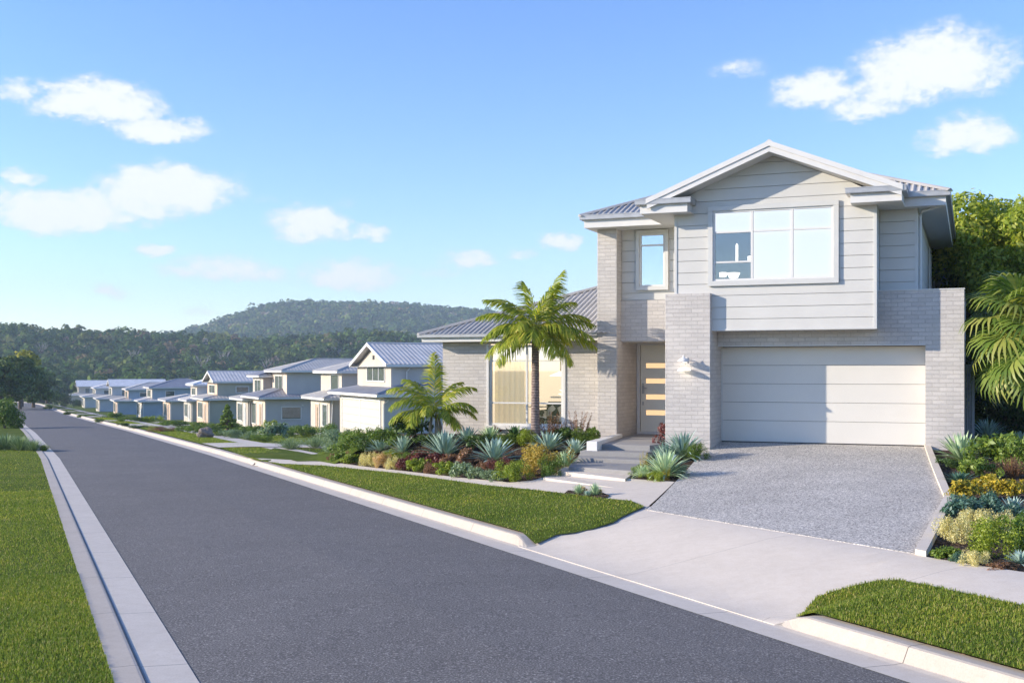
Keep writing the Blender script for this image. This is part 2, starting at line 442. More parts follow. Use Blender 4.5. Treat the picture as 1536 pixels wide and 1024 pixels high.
SK = sorted(set(SS+[9.2, 9.35, 9.5, 9.65, 9.75, 15.85, 16.0, 16.15, 16.3, 16.4]))
loft('road', SS, [(1.36, 0), (2.5, .03), (4.0, .05), (5.5, .03), (6.64, 0)], MT['asphalt'])
loft('gutter', SS, [(.97, .02), (1.365, .006)], MT['conc_gutter']).name = 'road_gutter'
loft('kerb', SK, [(.70, .0), (.71, .038), (.92, .04), (.945, .036), (.955, .012), (.985, -.01)], MT['conc_kerb'])
loft('road_gutter', SK, [(6.635, .004), (6.98, -.006), (7.06, -.001)], MT['conc_gutter'])
KH = lambda s: float(kerb_h(s))
loft('kerb', SK, [(7.05, -.02), (7.07, .0), (7.13, lambda s: KH(s)*.93), (7.16, KH), (7.32, lambda s: KH(s)+.001), (7.34, lambda s: KH(s)-.06)], MT['conc_kerb'])
# dark strip painted as the kerb's shade in the left gutter
loft('kerb_shade_line', SS, [(.957, .0222), (.974, .0226)], MT['conc_dark'])

def grade(a, b, c, d, step, n, p=2.2):
    lo = [b-(b-a)*((i/n)**p) for i in range(n, 0, -1)]; hi = [c+(d-c)*((i/n)**p) for i in range(1, n+1)]
    return lo+list(np.arange(b, c+1e-6, step))+hi
tg = grade(-1500, -20, 40, 1500, .5, 60); sg = grade(-300, -12, 70, 2250, .6, 120)
tg = sorted(set(list(np.round(tg, 4))+[.7, .95, 6.64, 7.05, 7.2, 7.3]))
S_, T_ = np.meshgrid(np.array(sg), np.array(tg), indexing='ij')
X_ = SV[0]*S_+TV[0]*(T_+offs(S_)); Y_ = SV[1]*S_+TV[1]*(T_+offs(S_))
Z_ = T(X_, Y_)-.10
ns, nt = S_.shape
V = np.stack([X_, Y_, Z_], -1).reshape(-1, 3)
ii, jj = np.meshgrid(np.arange(ns-1), np.arange(nt-1), indexing='ij'); a = (ii*nt+jj).ravel()
me = npmesh('terrain', V, np.stack([a, a+1, a+nt+1, a+nt], -1))
me.materials.append(MT['forest_floor']); me.materials.append(MT['turf'])
yc = Y_[:-1, :-1].ravel(); me.polygons.foreach_set('material_index', (yc < 400).astype('i'))
to_ = bpy.data.objects.new('terrain', me); col.objects.link(to_); tag(to_, kind='structure')

def clip_poly(pts, z_off, name, mat, cell=.5, kind='structure', thick=0):
    bm = bmesh.new(); vs = [bm.verts.new((x, y, 0)) for x, y in pts]
    
    for tr in tessellate_polygon([[Vector((x, y, 0)) for x, y in pts]]):
        try: bm.faces.new([vs[i] for i in tr])
        except ValueError: pass
    bmesh.ops.recalc_face_normals(bm, faces=bm.faces)
    xs = [p[0] for p in pts]; ys = [p[1] for p in pts]
    for ax, lo, hi in ((0, min(xs), max(xs)), (1, min(ys), max(ys))):
        n = (1, 0, 0) if ax == 0 else (0, 1, 0); c = math.floor(lo/cell)*cell+cell
        while c < hi:
            g = bm.verts[:]+bm.edges[:]+bm.faces[:]
            bmesh.ops.bisect_plane(bm, geom=g, plane_co=(c, 0, 0) if ax == 0 else (0, c, 0), plane_no=n); c += cell
    if thick:
        r = bmesh.ops.extrude_face_region(bm, geom=bm.faces[:])
        top = [e for e in r['geom'] if isinstance(e, bmesh.types.BMVert)]
        tops = set(top)
        for v in bm.verts:
            z = float(T(v.co.x, v.co.y)); v.co.z = z+(z_off if v in tops else z_off-thick)
    else:
        for v in bm.verts: v.co.z = float(T(v.co.x, v.co.y))+z_off
    bmesh.ops.recalc_face_normals(bm, faces=bm.faces)
    if not thick and bm.faces and sum(f.normal.z for f in bm.faces) < 0: bmesh.ops.reverse_faces(bm, faces=bm.faces)
    for f_ in bm.faces: f_.smooth = name == 'driveway' and f_.normal.z > .5
    for e_ in bm.edges:
        if len(e_.link_faces) == 2 and e_.calc_face_angle(0) > .6: e_.smooth = False
    me = bpy.data.meshes.new(name); bm.to_mesh(me); bm.free()
    o = link(name, me, mat); tag(o, kind=kind); return o
def P(*pts): return [ray(*p) for p in pts]
# soil beds under the whole planted side of the near lots
loft('garden_bed', list(np.arange(-12, 33.1, .5)), [(to, 0) for to in [7.34]+list(np.arange(7.5, 30, .5))], MT['soil'], zfun=lambda x, y: float(T(x, y))-.02)
verge_l = [xy(s, 7.26+float(offs(s))) for s in np.arange(15.95, 45, 1.5)]
pl = P((385, 694), (425, 697), (480, 699), (540, 705), (599, 711), (660, 719.5), (727.5, 729), (780, 734), (838, 740.6), (905, 749), (947, 753), (967, 762))
pr = P((921, 785), (890, 795), (861, 801), (835, 804))
lawn_verge = clip_poly(verge_l[:-1]+pl+pr, .03, 'lawn', MT['turf'], .6)
lawn_poly1 = verge_l[:-1]+pl+pr
lawn_poly2 = [xy(9.55, 7.26)]+P((1225, 899), (1250, 890), (1290, 879.5), (1320, 874), (1350, 873), (1400, 883), (1460, 896), (1536, 912), (1640, 938))+[xy(s, 7.26) for s in (-2, 0, 2, 4, 6, 8)]
clip_poly(lawn_poly2, .03, 'lawn', MT['turf'], .6)
far_lawn = P((505, 691), (490, 684), (455, 679), (412, 672), (398, 678), (420, 686), (445, 692.5))
# footpath, driveway apron
fp_front = P((392, 696), (480, 698), (540, 704), (599, 710), (660, 718.5), (727.5, 728), (780, 733), (838, 739.6), (905, 748), (947, 752), (968, 761))
apron_right = P((1378, 832), (1389, 835), (1440, 843.5), (1536, 858), (1640, 876))
apron_low = P((1640, 946), (1536, 920), (1460, 904), (1400, 891), (1350, 881), (1320, 882), (1255, 898), (1230, 906))
bed_front = P((836, 709), (799, 721), (764.6, 724), (685, 716), (613.6, 707.6), (539, 699), (495, 693), (440, 690), (400, 688), (372, 690))
fp = P((378, 698))+fp_front+P((968, 764), (1012, 723), (940, 718), (930, 700), (880, 700), (842, 703))+bed_front
clip_poly(fp, .012, 'footpath', MT['conc'], .6)
apron = [xy(16.1, 7.03)]+P((838, 800), (856, 796), (914, 779), (958, 759))+P((972, 759), (1100, 781), (1240, 803), (1374, 827))+apron_right+apron_low+[xy(9.3, 7.5), xy(9.45, 7.3), xy(9.6, 7.03)]+[xy(s, 7.03) for s in (10, 11, 12, 13, 14, 15, 16)]
clip_poly(apron, .004, 'driveway', MT['conc'], .5, thick=.08)
gl = P((971, 765), (1012, 724), (1051, 680), (1065, 661)); gx0 = hxy(-.02, -.9); gx1 = hxy(-.02, .02); gx2 = hxy(4.83, .02)
gravel_poly = gl+[gx0, gx1, gx2]+P((1384, 666), (1416.5, 749), (1372.6, 831))
clip_poly(gravel_poly, .010, 'gravel_driveway', MT['gravel'], .5, thick=.08)
edge_poly = P((1384, 666), (1392, 666), (1413, 712), (1430, 752), (1389, 835), (1372.6, 831.5), (1416.5, 749))
eo = clip_poly(edge_poly, .07, 'driveway_edging', MT['conc'], .5, thick=.14)
clip_poly(P((845, 743), (852, 737), (905, 741), (915, 745), (905, 749.5)), .03, 'garden_bed', MT['soil'], .5)
# far lots: lawn on both sides, cross paths, footpath
loft('lawn', list(np.arange(33, 60, .5))+list(np.arange(60, 100, 2.0))+list(np.arange(100, 420, 5.0)), [(to, 0) for to in [7.34, 8.5, 10, 12, 14, 16, 18, 22, 30, 45]], MT['turf'], zfun=lambda x, y: float(T(x, y))+.0)
loft('lawn', list(np.arange(-14, 100, 2.0))+list(np.arange(100, 420, 5.0)), [(to, 0) for to in [-60, -40, -25, -15, -8, -4, -2, -.5, .72]], MT['turf'], zfun=lambda x, y: float(T(x, y))+.0)
loft('footpath', list(np.arange(40, 100, 1.0))+list(np.arange(100, 330, 4.0)), [(9.0, 0), (10.1, 0)], MT['conc'], zfun=lambda x, y: float(T(x, y))+.015)

# ------------------------------------------------------------------ main house (local frame: x along the front, y into the house)
hx, hy = HO
HR = math.atan2(HU[1], HU[0])
H = empty('house', (hx, hy, 0), HR, 'large pale two storey house with white double garage door and street gable', 'house')
B, CL = MT['brick'], MT['clad']
def part(name, mat, fn, parent=None, **kw):
    m = MB(); fn(m); return m.build(name, mat, parent or H, **kw)
# brick walls
def f(m):
    m.box(4.8, 5.63, -.45, 6, -2.5, 1.84)         # right of the garage
    m.box(0.0, 4.8, -.45, -.02, .58, 1.838)       # header
    m.box(3.0, 5.629, -.02, .2, .6, 1.836)
part('garage_wall', B, f)
part('wall_capping', MT['trim'], lambda m: (m.box(3.76, 5.645, -.465, .0, 1.84, 1.865), m.box(5.40, 5.645, .0, 6, 1.84, 1.865)))
part('entry_pillar', B, lambda m: m.box(-1.1, -.002, -1.3, 2.8, -2.6, 1.84), bevel=.006)
part('pillar', B, lambda m: m.box(-3.52, -2.98, .9, 3.0, -2.6, 3.76), bevel=.006)
part('parapet_wall', B, lambda m: (m.box(-2.98, -1.1, 1.28, 1.36, .77, 1.87), m.box(-2.98, -1.1, 1.36, 2.8, .77, .9)))
def f(m):
    m.box(-8.33, -6.93, 1.4, 1.65, -3.8, .86); m.box(-4.62, -3.5, 1.4, 1.65, -3.8, .86)
    m.box(-6.93, -4.62, 1.4, 1.65, -3.8, -1.62); m.box(-6.93, -4.62, 1.4, 1.65, .74, .86)
    m.box(-8.33, -8.08, 1.65, 9, -3.8, .86)
part('wing_wall', B, f)
# rear part and plain sides
part('rear_wall', CL, lambda m: (m.box(-3.5, 4.6, 13, 15.5, -2.5, 3.76), m.box(-8.33, -3.5, 8.9, 9, -3.8, .86), m.box(-3.52, -3.42, 3.0, 13, -2.5, 3.76)))

def boards(m, x0, x1, z0, z1, y, openings=(), pitch=.283, gap=.012, th=.018, top=None, zbase=.94, axis='x', sgn=-1):
    """wide weatherboards; top(z) -> (xa, xb) limits for gables"""
    k0 = math.floor((z0-zbase)/pitch)
    k = k0
    while zbase+k*pitch < z1:
        a = max(z0, zbase+k*pitch); b = min(z1, zbase+(k+1)*pitch-gap); k += 1
        if b-a < .01: continue
        segs = [(x0, x1)]
        zs = [a, b]
        for (ox0, ox1, oz0, oz1) in openings:
            zs += [z for z in (oz0, oz1) if a < z < b]
        zs = sorted(set(zs))
        for zi in range(len(zs)-1):
            za, zb = zs[zi], zs[zi+1]; segs = [(x0, x1)]
            for (ox0, ox1, oz0, oz1) in openings:
                if za < oz1 and zb > oz0:
                    ns_ = []
                    for p, q in segs:
                        if ox0 > p: ns_.append((p, min(q, ox0)))
                        if ox1 < q: ns_.append((max(p, ox1), q))
                    segs = [(p, q) for p, q in ns_ if q-p > .005]
            for p, q in segs:
                if top:
                    (pa, qa), (pb, qb) = top(za), top(zb)
                    pts = [(max(p, pa), za), (min(q, qa), za), (min(q, qb), zb), (max(p, pb), zb)]
                    if pts[1][0]-pts[0][0] < .01: continue
                else: pts = [(p, za), (q, za), (q, zb), (p, zb)]
                if axis == 'x': m.prism_y(pts, y-th, y+.02)
                else: m.prism_x(pts, *( (y-.02, y+th) if sgn > 0 else (y-th, y+.02)))
W1 = (0.0, 2.86, 2.10, 3.83)     # big upper window opening
gt = lambda z: (-.9, 3.77) if z <= 4.02 else (1.435-(5.035-z)/.404, 1.435+(5.035-z)/.404)
def f(m):
    boards(m, -.86, 3.72, .98, 5.03, -1.1, [W1], top=lambda z: (max(-.86, gt(z)[0]), min(3.72, gt(z)[1])))
part('front_cladding', CL, f)
def f(m):       # backing of the projecting upper room
    pts = [(-.9, .94), (3.77, .94), (3.77, 4.02), (1.435, 4.985), (-.9, 4.02)]
    m.box(-.9, W1[0], -1.08, -1.0, .96, 4.02); m.box(W1[1], 3.76, -1.08, -1.0, .96, 4.02)
    m.box(W1[0], W1[1], -1.08, -1.0, .96, W1[2]); m.box(W1[0], W1[1], -1.08, -1.0, W1[3], 4.02)
    m.prism_y([(-.9, 4.02), (3.77, 4.02), (1.435, 5.035)], -1.08, -1.0)
    m.box(-.9, -.85, -1.0, 1.35, .96, 3.76)
part('upper_wall', MT['trim'], f)
part('box_side_cladding', CL, lambda m: (boards(m, -1.06, .0, .96, 3.76, 3.75, axis='y', sgn=1), m.box(3.70, 3.75, -1.07, 0, .96, 3.76)))
part('corner_trim', MT['trim'], lambda m: (m.box(3.71, 3.785, -1.135, -1.08, .94, 3.76), m.box(3.77, 3.785, -1.08, -1.02, .94, 3.76), m.box(-.915, -.85, -1.135, -1.08, 1.84, 3.76),
     m.box(-.9, 3.71, -1.13, -1.08, .94, .985)), bevel=.003)
part('underside_lining', MT['soffit'], lambda m: m.box(-.0, 3.76, -1.08, -.45, .945, .96))
# recessed right upper walls
def f(m):
    boards(m, 3.78, 4.56, 1.86, 3.76, -.1)
    m.box(3.7, 4.58, -.08, .0, 1.8, 3.76)
part('recess_cladding', CL, f)
SW = (7.0, 8.2, 2.35, 3.5)
def f(m):
    boards(m, -.06, 13.0, 1.86, 3.76, 4.60, [SW], axis='y', sgn=1)
    m.box(4.5, 4.6, -.06, SW[0], 1.8, 3.76); m.box(4.5, 4.6, SW[1], 13, 1.8, 3.76); m.box(4.5, 4.6, SW[0], SW[1], 1.8, SW[2]); m.box(4.5, 4.6, SW[0], SW[1], SW[3], 3.76)
part('side_cladding', CL, f)
part('corner_trim', MT['trim'], lambda m: (m.box(4.55, 4.63, -.13, -.06, 1.84, 3.76), m.box(4.9, 4.99, 12.96, 13.05, 1.84, 3.76)))
def f(m):
    boards(m, 4.62, 4.95, 1.86, 3.76, 13.0)
    m.box(4.6, 4.97, 13.02, 15, 1.5, 3.76)
part('rear_bay_cladding', CL, f)
E1 = (-2.53, -1.72, 2.17, 3.70)
def f(m):
    boards(m, -2.97, -.9, 1.88, 3.76, 1.38, [E1])
    m.box(-3.0, E1[0], 1.4, 1.5, 1.85, 3.76); m.box(E1[1], -.9, 1.4, 1.5, 1.85, 3.76); m.box(E1[0], E1[1], 1.4, 1.5, 1.85, E1[2]); m.box(E1[0], E1[1], 1.4, 1.5, E1[3], 3.76)
part('stair_cladding', CL, f)
# garage door
gd = part('garage_door', MT['garage'], lambda m: [m.box(.02, 4.8, 0.0, .05, -1.69+i*.452+(.005 if i else -.065), -1.69+(i+1)*.452-.002) for i in range(5)], bevel=.004)
part('door_backing', MT['dark'], lambda m: m.box(.0, 4.82, .045, .07, -1.9, .6), gd)
part('door_seal', MT['black'], lambda m: m.box(.02, 4.8, .01, .04, -1.80, -1.76), gd)
part('garage_lintel', MT['trim'], lambda m: (m.box(0.0, 4.8, -.453, -.40, .575, .60), m.box(.0, .03, -.03, .03, -1.75, .58)))
# front door and entry
part('entry_wall', B, lambda m: (m.box(-3.0, -2.97, .95, 2.8, -2.2, .77), m.box(-3.1, -1.0, 3.02, 3.1, -2.2, .9)))
part('entry_ceiling', MT['soffit'], lambda m: m.box(-2.98, -1.1, 1.37, 2.8, .755, .769))
fd = part('front_door', MT['door'], lambda m: [m.box(a, b, 2.86, 2.905, c, d) for a, b, c, d in
     [(-2.86, -2.71, -1.72, .70), (-1.95, -1.86, -1.72, .70)]+[(-2.71, -1.95, lo, hi) for lo, hi in ((-1.72, -1.26), (-1.12, -.82), (-.68, -.37), (-.235, .06), (.195, .70))]])
for zc in (-1.19, -.75, -.303, .127):
    part('glass_slot', MT['glow'], lambda m: m.box(-2.712, -1.948, 2.885, 2.895, zc-.07, zc+.07), fd)
part('handle', MT['steel'], lambda m: (m.box(-2.82, -2.76, 2.84, 2.86, -.66, -.42), m.tube([(-2.79, 2.84, -.5), (-2.79, 2.80, -.5), (-2.68, 2.80, -.5)], .012, 8), m.lathe([(0, 0), (.02, 0), (.02, .03), (0, .03)], (-2.79, 2.83, -.40), 10)), fd)
part('lock', MT['steel'], lambda m: m.box(-2.81, -2.77, 2.84, 2.86, -.98, -.88), fd)
part('door_frame', MT['white'], lambda m: (m.box(-2.965, -2.87, 2.80, 2.92, -1.76, .755), m.box(-1.85, -1.75, 2.80, 2.92, -1.76, .755), m.box(-2.87, -1.85, 2.80, 2.92, .70, .755), m.box(-2.95, -1.75, 2.75, 2.92, -1.79, -1.725)), bevel=.004)
part('side_light', MT['glow'], lambda m: m.box(-1.75, -1.12, 2.88, 2.9, -1.7, .75))

def window(name, y, x0, x1, z0, z1, mull, bars, frame=.045, glass='glass', fm='white', axis='x', sill=True, arch=.09, parent=None, sgn=-1):
    """frame part with pane and sill below it"""
    def put(m, a0, a1, b0, b1, c0, c1):      # a along wall, b depth, c height
        if axis == 'x': m.box(a0, a1, y+b0, y+b1, c0, c1)
        else: m.box(y-b1*1, y-b0, a0, a1, c0, c1)
    m = MB()
    put(m, x0, x0+frame, 0, .07, z0, z1); put(m, x1-frame, x1, 0, .07, z0, z1)
    put(m, x0+frame, x1-frame, 0, .07, z0, z0+frame); put(m, x0+frame, x1-frame, 0, .07, z1-frame, z1)
    for q in mull: put(m, q-.028, q+.028, .004, .066, z0+frame, z1-frame)
    for (a, b, z) in bars: put(m, a, b, .01, .06, z-.022, z+.022)
    fr = m.build(name, MT[fm], parent or H, bevel=.003)
    if arch:
        m = MB(); A = arch
        put(m, x0-A, x1+A, -.035, .0, z1, z1+A); put(m, x0-A, x0, -.034, .0, z0, z1); put(m, x1, x1+A, -.034, .0, z0, z1); put(m, x0-A, x1+A, -.045, .0, z0-A, z0)
        m.build('architrave', MT['trim'], fr, bevel=.003)
    m = MB(); put(m, x0+frame*.6, x1-frame*.6, .035, .041, z0+frame*.6, z1-frame*.6); m.build('pane', MT[glass], fr)
    return fr
w = window('upper_window', -1.14, W1[0]+.03, W1[1]-.03, W1[2]+.03, W1[3]-.03, (.96, 1.895), ((.03, .95, 3.29), (.97, 1.87, 3.29), (1.92, 2.82, 3.29), (.07, .93, 2.575)), glass='glass', arch=.12)
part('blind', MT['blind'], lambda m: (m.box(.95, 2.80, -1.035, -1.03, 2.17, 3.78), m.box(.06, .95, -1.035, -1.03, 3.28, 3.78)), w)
part('room', M('grey_room', (.30, .31, .33), .8, .1), lambda m: (m.box(-.8, 3.6, .9, .95, 1.8, 4.0), m.box(-.8, -.75, -1, .9, 1.8, 4.0), m.box(3.5, 3.55, -1, .9, 1.8, 4.0), m.box(-.8, 3.6, -1, .95, 1.9, 1.95)), w)
part('candle_holders', MT['cream_glow'], lambda m: (m.lathe([(0, 0), (.03, 0), (.03, .42), (.012, .45), (0, .46)], (.52, -.7, 2.6), 10), m.lathe([(0, 0), (.06, 0), (.06, .14), (0, .14)], (.84, -.7, 2.6), 10), m.lathe([(0, 0), (.10, .02), (.16, .14), (.14, .15), (0, .04)], (.45, -.75, 2.2), 14), m.lathe([(0, 0), (.08, 0), (.09, .11), (0, .12)], (.2, -.8, 2.25), 10)), w)  # white ornaments given an added glow of their own
w = window('stair_window', 1.33, E1[0]+.06, E1[1]-.06, E1[2]+.06, E1[3]-.06, (), ((-2.44, -1.81, 3.33),), glass='glass_sky', arch=.10)
part('blind', MT['dark'], lambda m: m.box(-2.45, -1.8, 1.55, 1.56, 2.2, 3.7), w)  # dark sheet standing in for the unlit space behind the pane
w = window('side_window', 4.63, SW[0], SW[1], SW[2], SW[3], (7.6,), (), axis='y', glass='glass_dark', arch=.08)
part('blind', MT['dark'], lambda m: m.box(4.52, 4.53, SW[0], SW[1], SW[2], SW[3]), w)  # dark backing in place of an unlit room
w = window('wing_window', 1.42, -6.88, -4.66, -1.56, .71, (-5.75,), ((-6.84, -5.78, .26), (-5.72, -4.7, .26), (-6.84, -5.78, -.92), (-5.72, -4.7, -.92)), frame=.07, glass='glass', arch=0, fm='white')
part('reveal', MT['white'], lambda m: (m.box(-6.95, -6.88, 1.37, 1.5, -1.62, .74), m.box(-4.66, -4.59, 1.37, 1.5, -1.62, .74), m.box(-6.99, -4.55, 1.32, 1.5, -1.66, -1.56)), w, bevel=.004)
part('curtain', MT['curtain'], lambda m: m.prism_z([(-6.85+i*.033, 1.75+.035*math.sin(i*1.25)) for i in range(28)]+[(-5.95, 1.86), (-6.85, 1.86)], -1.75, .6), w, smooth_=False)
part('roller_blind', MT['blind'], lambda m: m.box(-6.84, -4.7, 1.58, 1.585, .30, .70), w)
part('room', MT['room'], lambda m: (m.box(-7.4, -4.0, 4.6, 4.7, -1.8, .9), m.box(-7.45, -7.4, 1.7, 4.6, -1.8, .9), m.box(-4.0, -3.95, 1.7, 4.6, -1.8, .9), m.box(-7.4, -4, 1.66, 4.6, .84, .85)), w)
part('room_floor', M('timber_floor', (.30, .20, .12), .5), lambda m: m.box(-7.4, -4.0, 1.66, 4.6, -1.82, -1.8), w)

# fascia, gutters, soffits, roofs
def eave(m_g, m_f, pts):
    """gutter and fascia along a path of local points (x,y) at eave height z"""
ZE = 4.08
SLOPE = .404
def roof_face(m, p0, e, L_, up, pitch, hipL, hipR, Rmax, per=.15, amp=.022, zoff=0):
    """ribbed sheet; p0 eave start, e along the eave, up horizontal upslope direction"""
    n = max(2, int(L_/per*6)); c = math.cos(math.atan(pitch)); s_ = math.sin(math.atan(pitch))
    b = len(m.v)
    nz = Vector((-up[0]*s_, -up[1]*s_, c))
    for i in range(n+1):
        q = L_*i/n; r = Rmax
        if hipL: r = min(r, q)
        if hipR: r = min(r, L_-q)
        r = max(r, 0.0)
        w = amp*math.sin(2*math.pi*q/per)
        if amp: w = amp*max(-.55, math.sin(2*math.pi*q/per))
        for rr in (0, r):
            m.v.append((p0[0]+e[0]*q+up[0]*rr+nz.x*w, p0[1]+e[1]*q+up[1]*rr+nz.y*w, p0[2]+rr*pitch+nz.z*w+zoff))
    for i in range(n): m.f.append((b+2*i, b+2*i+2, b+2*i+3, b+2*i+1))
def cap(m, a, b, w=.09, h=.035):
    a = Vector(a); b = Vector(b); d = (b-a).normalized(); sd = d.cross(Vector((0, 0, 1))).normalized(); u_ = sd.cross(d)
    k = len(m.v); prof = [(-w, -.02), (-w*.4, h*.8), (0, h*1.3), (w*.4, h*.8), (w, -.02)]
    for p in (a, b):
        for x, z in prof: m.v.append(tuple(p+sd*x+u_*z))
    for i in range(4): m.f.append((k+i, k+i+1, k+6+i, k+5+i))
    m.f.append(tuple(k+i for i in range(5))); m.f.append(tuple(k+9-i for i in range(5)))
# upper main roof (hip over x -3.85..5.34, from y .37)
def f(m):
    z0 = ZE-.01
    roof_face(m, (-3.85, .37, z0), (1, 0), 9.19, (0, 1), SLOPE, True, True, 4.595)
    roof_face(m, (5.34, -.63, z0), (0, 1), 16.03, (-1, 0), SLOPE, True, True, 4.595)
    roof_face(m, (-3.85, 15.4, z0), (0, -1), 15.03, (1, 0), SLOPE, True, True, 4.595)
    roof_face(m, (5.34, 15.4, z0), (-1, 0), 9.19, (0, -1), SLOPE, True, True, 4.595)
    # right hand front return below the gable
    roof_face(m, (1.5, -.63, z0), (1, 0), 3.84, (0, 1), SLOPE, False, True, 1.6)
part('main_roof', MT['roof'], f, smooth_=False)
def f(m):
    zt = ZE-.01+4.595*SLOPE
    cap(m, (-3.85, .37, ZE), (.745, 4.965, zt+.01)); cap(m, (5.34, -.63, ZE), (.745, 3.965, zt+.01)); cap(m, (.745, 3.9, zt+.01), (.745, 10.8, zt+.01))
part('ridge_capping', MT['roof'], f)
# gable roof, ridge along y
def f(m):
    for sg_ in (-1, 1):
        xo = 1.455+sg_*3.0
        roof_face(m, (xo, -1.72 if sg_ > 0 else 6.2, 5.27-3.0*SLOPE), (0, 1) if sg_ > 0 else (0, -1), 7.92, (-sg_, 0), SLOPE, False, False, 3.0, zoff=-.01)
part('gable_roof', MT['roofl'], f)
part('gable_ridge_capping', MT['roofl'], lambda m: cap(m, (1.455, -1.74, 5.27), (1.455, 4.2, 5.27)))
def barge(m, y0, y1, zt, zb, x_end=2.95):
    """pair of raked boards meeting at the apex; zt, zb heights at the apex"""
    for sg_ in (-1, 1):
        pts = [(1.455, zt), (1.455+sg_*x_end, zt-x_end*SLOPE), (1.455+sg_*x_end, zb-x_end*SLOPE), (1.455, zb)]
        m.prism_y(pts, y0, y1)
part('roof_edge_flashing', MT['white'], lambda m: barge(m, -1.745, -1.68, 5.285, 5.165, 2.92))
part('barge_board', MT['white'], lambda m: barge(m, -1.72, -1.67, 5.163, 5.035, 2.90))
def f(m):
    for sg_ in (-1, 1):
        pts = [(1.455, 5.06), (1.455+sg_*2.85, 5.06-2.85*SLOPE), (1.455+sg_*2.85, 5.04-2.85*SLOPE), (1.455, 5.04)]
        m.prism_y(pts, -1.67, -1.1)
part('raked_soffit', MT['soffit'], f)
# soffit panels (flat) 3.76
def f(m):
    m.box(-3.74, -1.62, .49, 1.45, 3.76, 3.775); m.box(-3.74, -3.52, 1.45, 15.3, 3.76, 3.775)
    m.box(-1.62, -.42, -1.6, 1.45, 3.7605, 3.776)
    m.box(3.25, 4.34, -1.6, -.0, 3.7605, 3.776); m.box(4.34, 5.24, -.52, -.0, 3.76, 3.775); m.box(4.3, 5.24, 0, 15.3, 3.7595, 3.7745)
part('soffit', MT['soffit'], f)
def run(m, pts, w_in, z0, z1, th):
    """board following a plan path, offset inwards by w_in (left of travel)"""
    n = len(pts); P2 = [Vector(p) for p in pts]
    def offs_(o):
        out = []
        for i, p in enumerate(P2):
            ns_ = []
            if i > 0: d = (P2[i]-P2[i-1]).normalized(); ns_.append(Vector((-d.y, d.x)))
            if i < n-1: d = (P2[i+1]-P2[i]).normalized(); ns_.append(Vector((-d.y, d.x)))
            if len(ns_) == 1: out.append(p+ns_[0]*o)
            else:
                b = (ns_[0]+ns_[1]); b = b/(1+ns_[0].dot(ns_[1])); out.append(p+b*o)
        return out
    A = offs_(w_in); Bq = offs_(w_in+th)
    for i in range(n-1):
        k = len(m.v)
        for z in (z0, z1):
            for p in (A[i], A[i+1], Bq[i+1], Bq[i]): m.v.append((p.x, p.y, z))
        m.f += [(k, k+3, k+2, k+1), (k+4, k+5, k+6, k+7), (k, k+1, k+5, k+4), (k+1, k+2, k+6, k+5), (k+2, k+3, k+7, k+6), (k+3, k, k+4, k+7)]
pathL = [(-3.85, 15.4), (-3.85, .37), (-1.74, .37), (-1.74, -1.73), (-.38, -1.73), (-.38, -1.12)]
pathR = [(3.15, -1.12), (3.15, -1.73), (4.45, -1.73), (4.45, -.63), (5.34, -.63), (5.34, 15.4)]
for pth in (pathL, pathR):
    part('gutter', MT['gutter'], lambda m: (run(m, pth, 0, 3.975, 4.09, .012), run(m, pth, -.008, 4.075, 4.095, .016), run(m, pth, .012, 3.965, 3.98, .085)))
    part('fascia', MT['white'], lambda m: run(m, pth, .10, 3.762, 4.03, .025))
    part('eave_cover', MT['roof'], lambda m: run(m, pth, .012, 4.055, 4.062, .5))
# wing roof
def f(m):
    z0 = 1.0; q = .37
    roof_face(m, (-8.85, .85, z0), (1, 0), 5.6, (0, 1), q, True, False, 4.6)
    roof_face(m, (-8.85, 10, z0), (0, -1), 9.15, (1, 0), q, True, True, 4.6)
part('wing_roof', MT['roof'], f)
part('wing_ridge_capping', MT['roof'], lambda m: (cap(m, (-8.85, .85, 1.02), (-4.25, 5.45, 1.02+4.6*.37)), cap(m, (-4.3, 5.45, 1.02+4.6*.37), (-3.4, 5.45, 1.02+4.6*.37))))
pw = [(-8.87, 9.5), (-8.87, .83), (-3.515, .83)]
part('wing_gutter', MT['gutter'], lambda m: (run(m, pw, 0, .93, 1.0, .012), run(m, pw, -.008, .995, 1.01, .02), run(m, pw, .012, .92, .932, .085)))
part('wing_fascia', MT['white'], lambda m: run(m, pw, .10, .80, .985, .025))
part('wing_soffit', MT['soffit'], lambda m: (m.box(-8.76, -3.52, .94, 1.42, .80, .812), m.box(-8.76, -8.3, 1.42, 9.5, .80, .812)))
part('downpipe', MT['white'], lambda m: m.tube([(4.9, 12.5, 3.9), (4.9, 12.9, 3.7), (4.99, 12.96, 3.5), (4.99, 12.96, 1.9)], .04))
part('downpipe', MT['trim'], lambda m: m.tube([(5.2, -.45, 3.78), (4.72, -.05, 3.70), (4.67, .02, 3.62), (4.67, .02, 1.85)], .035))
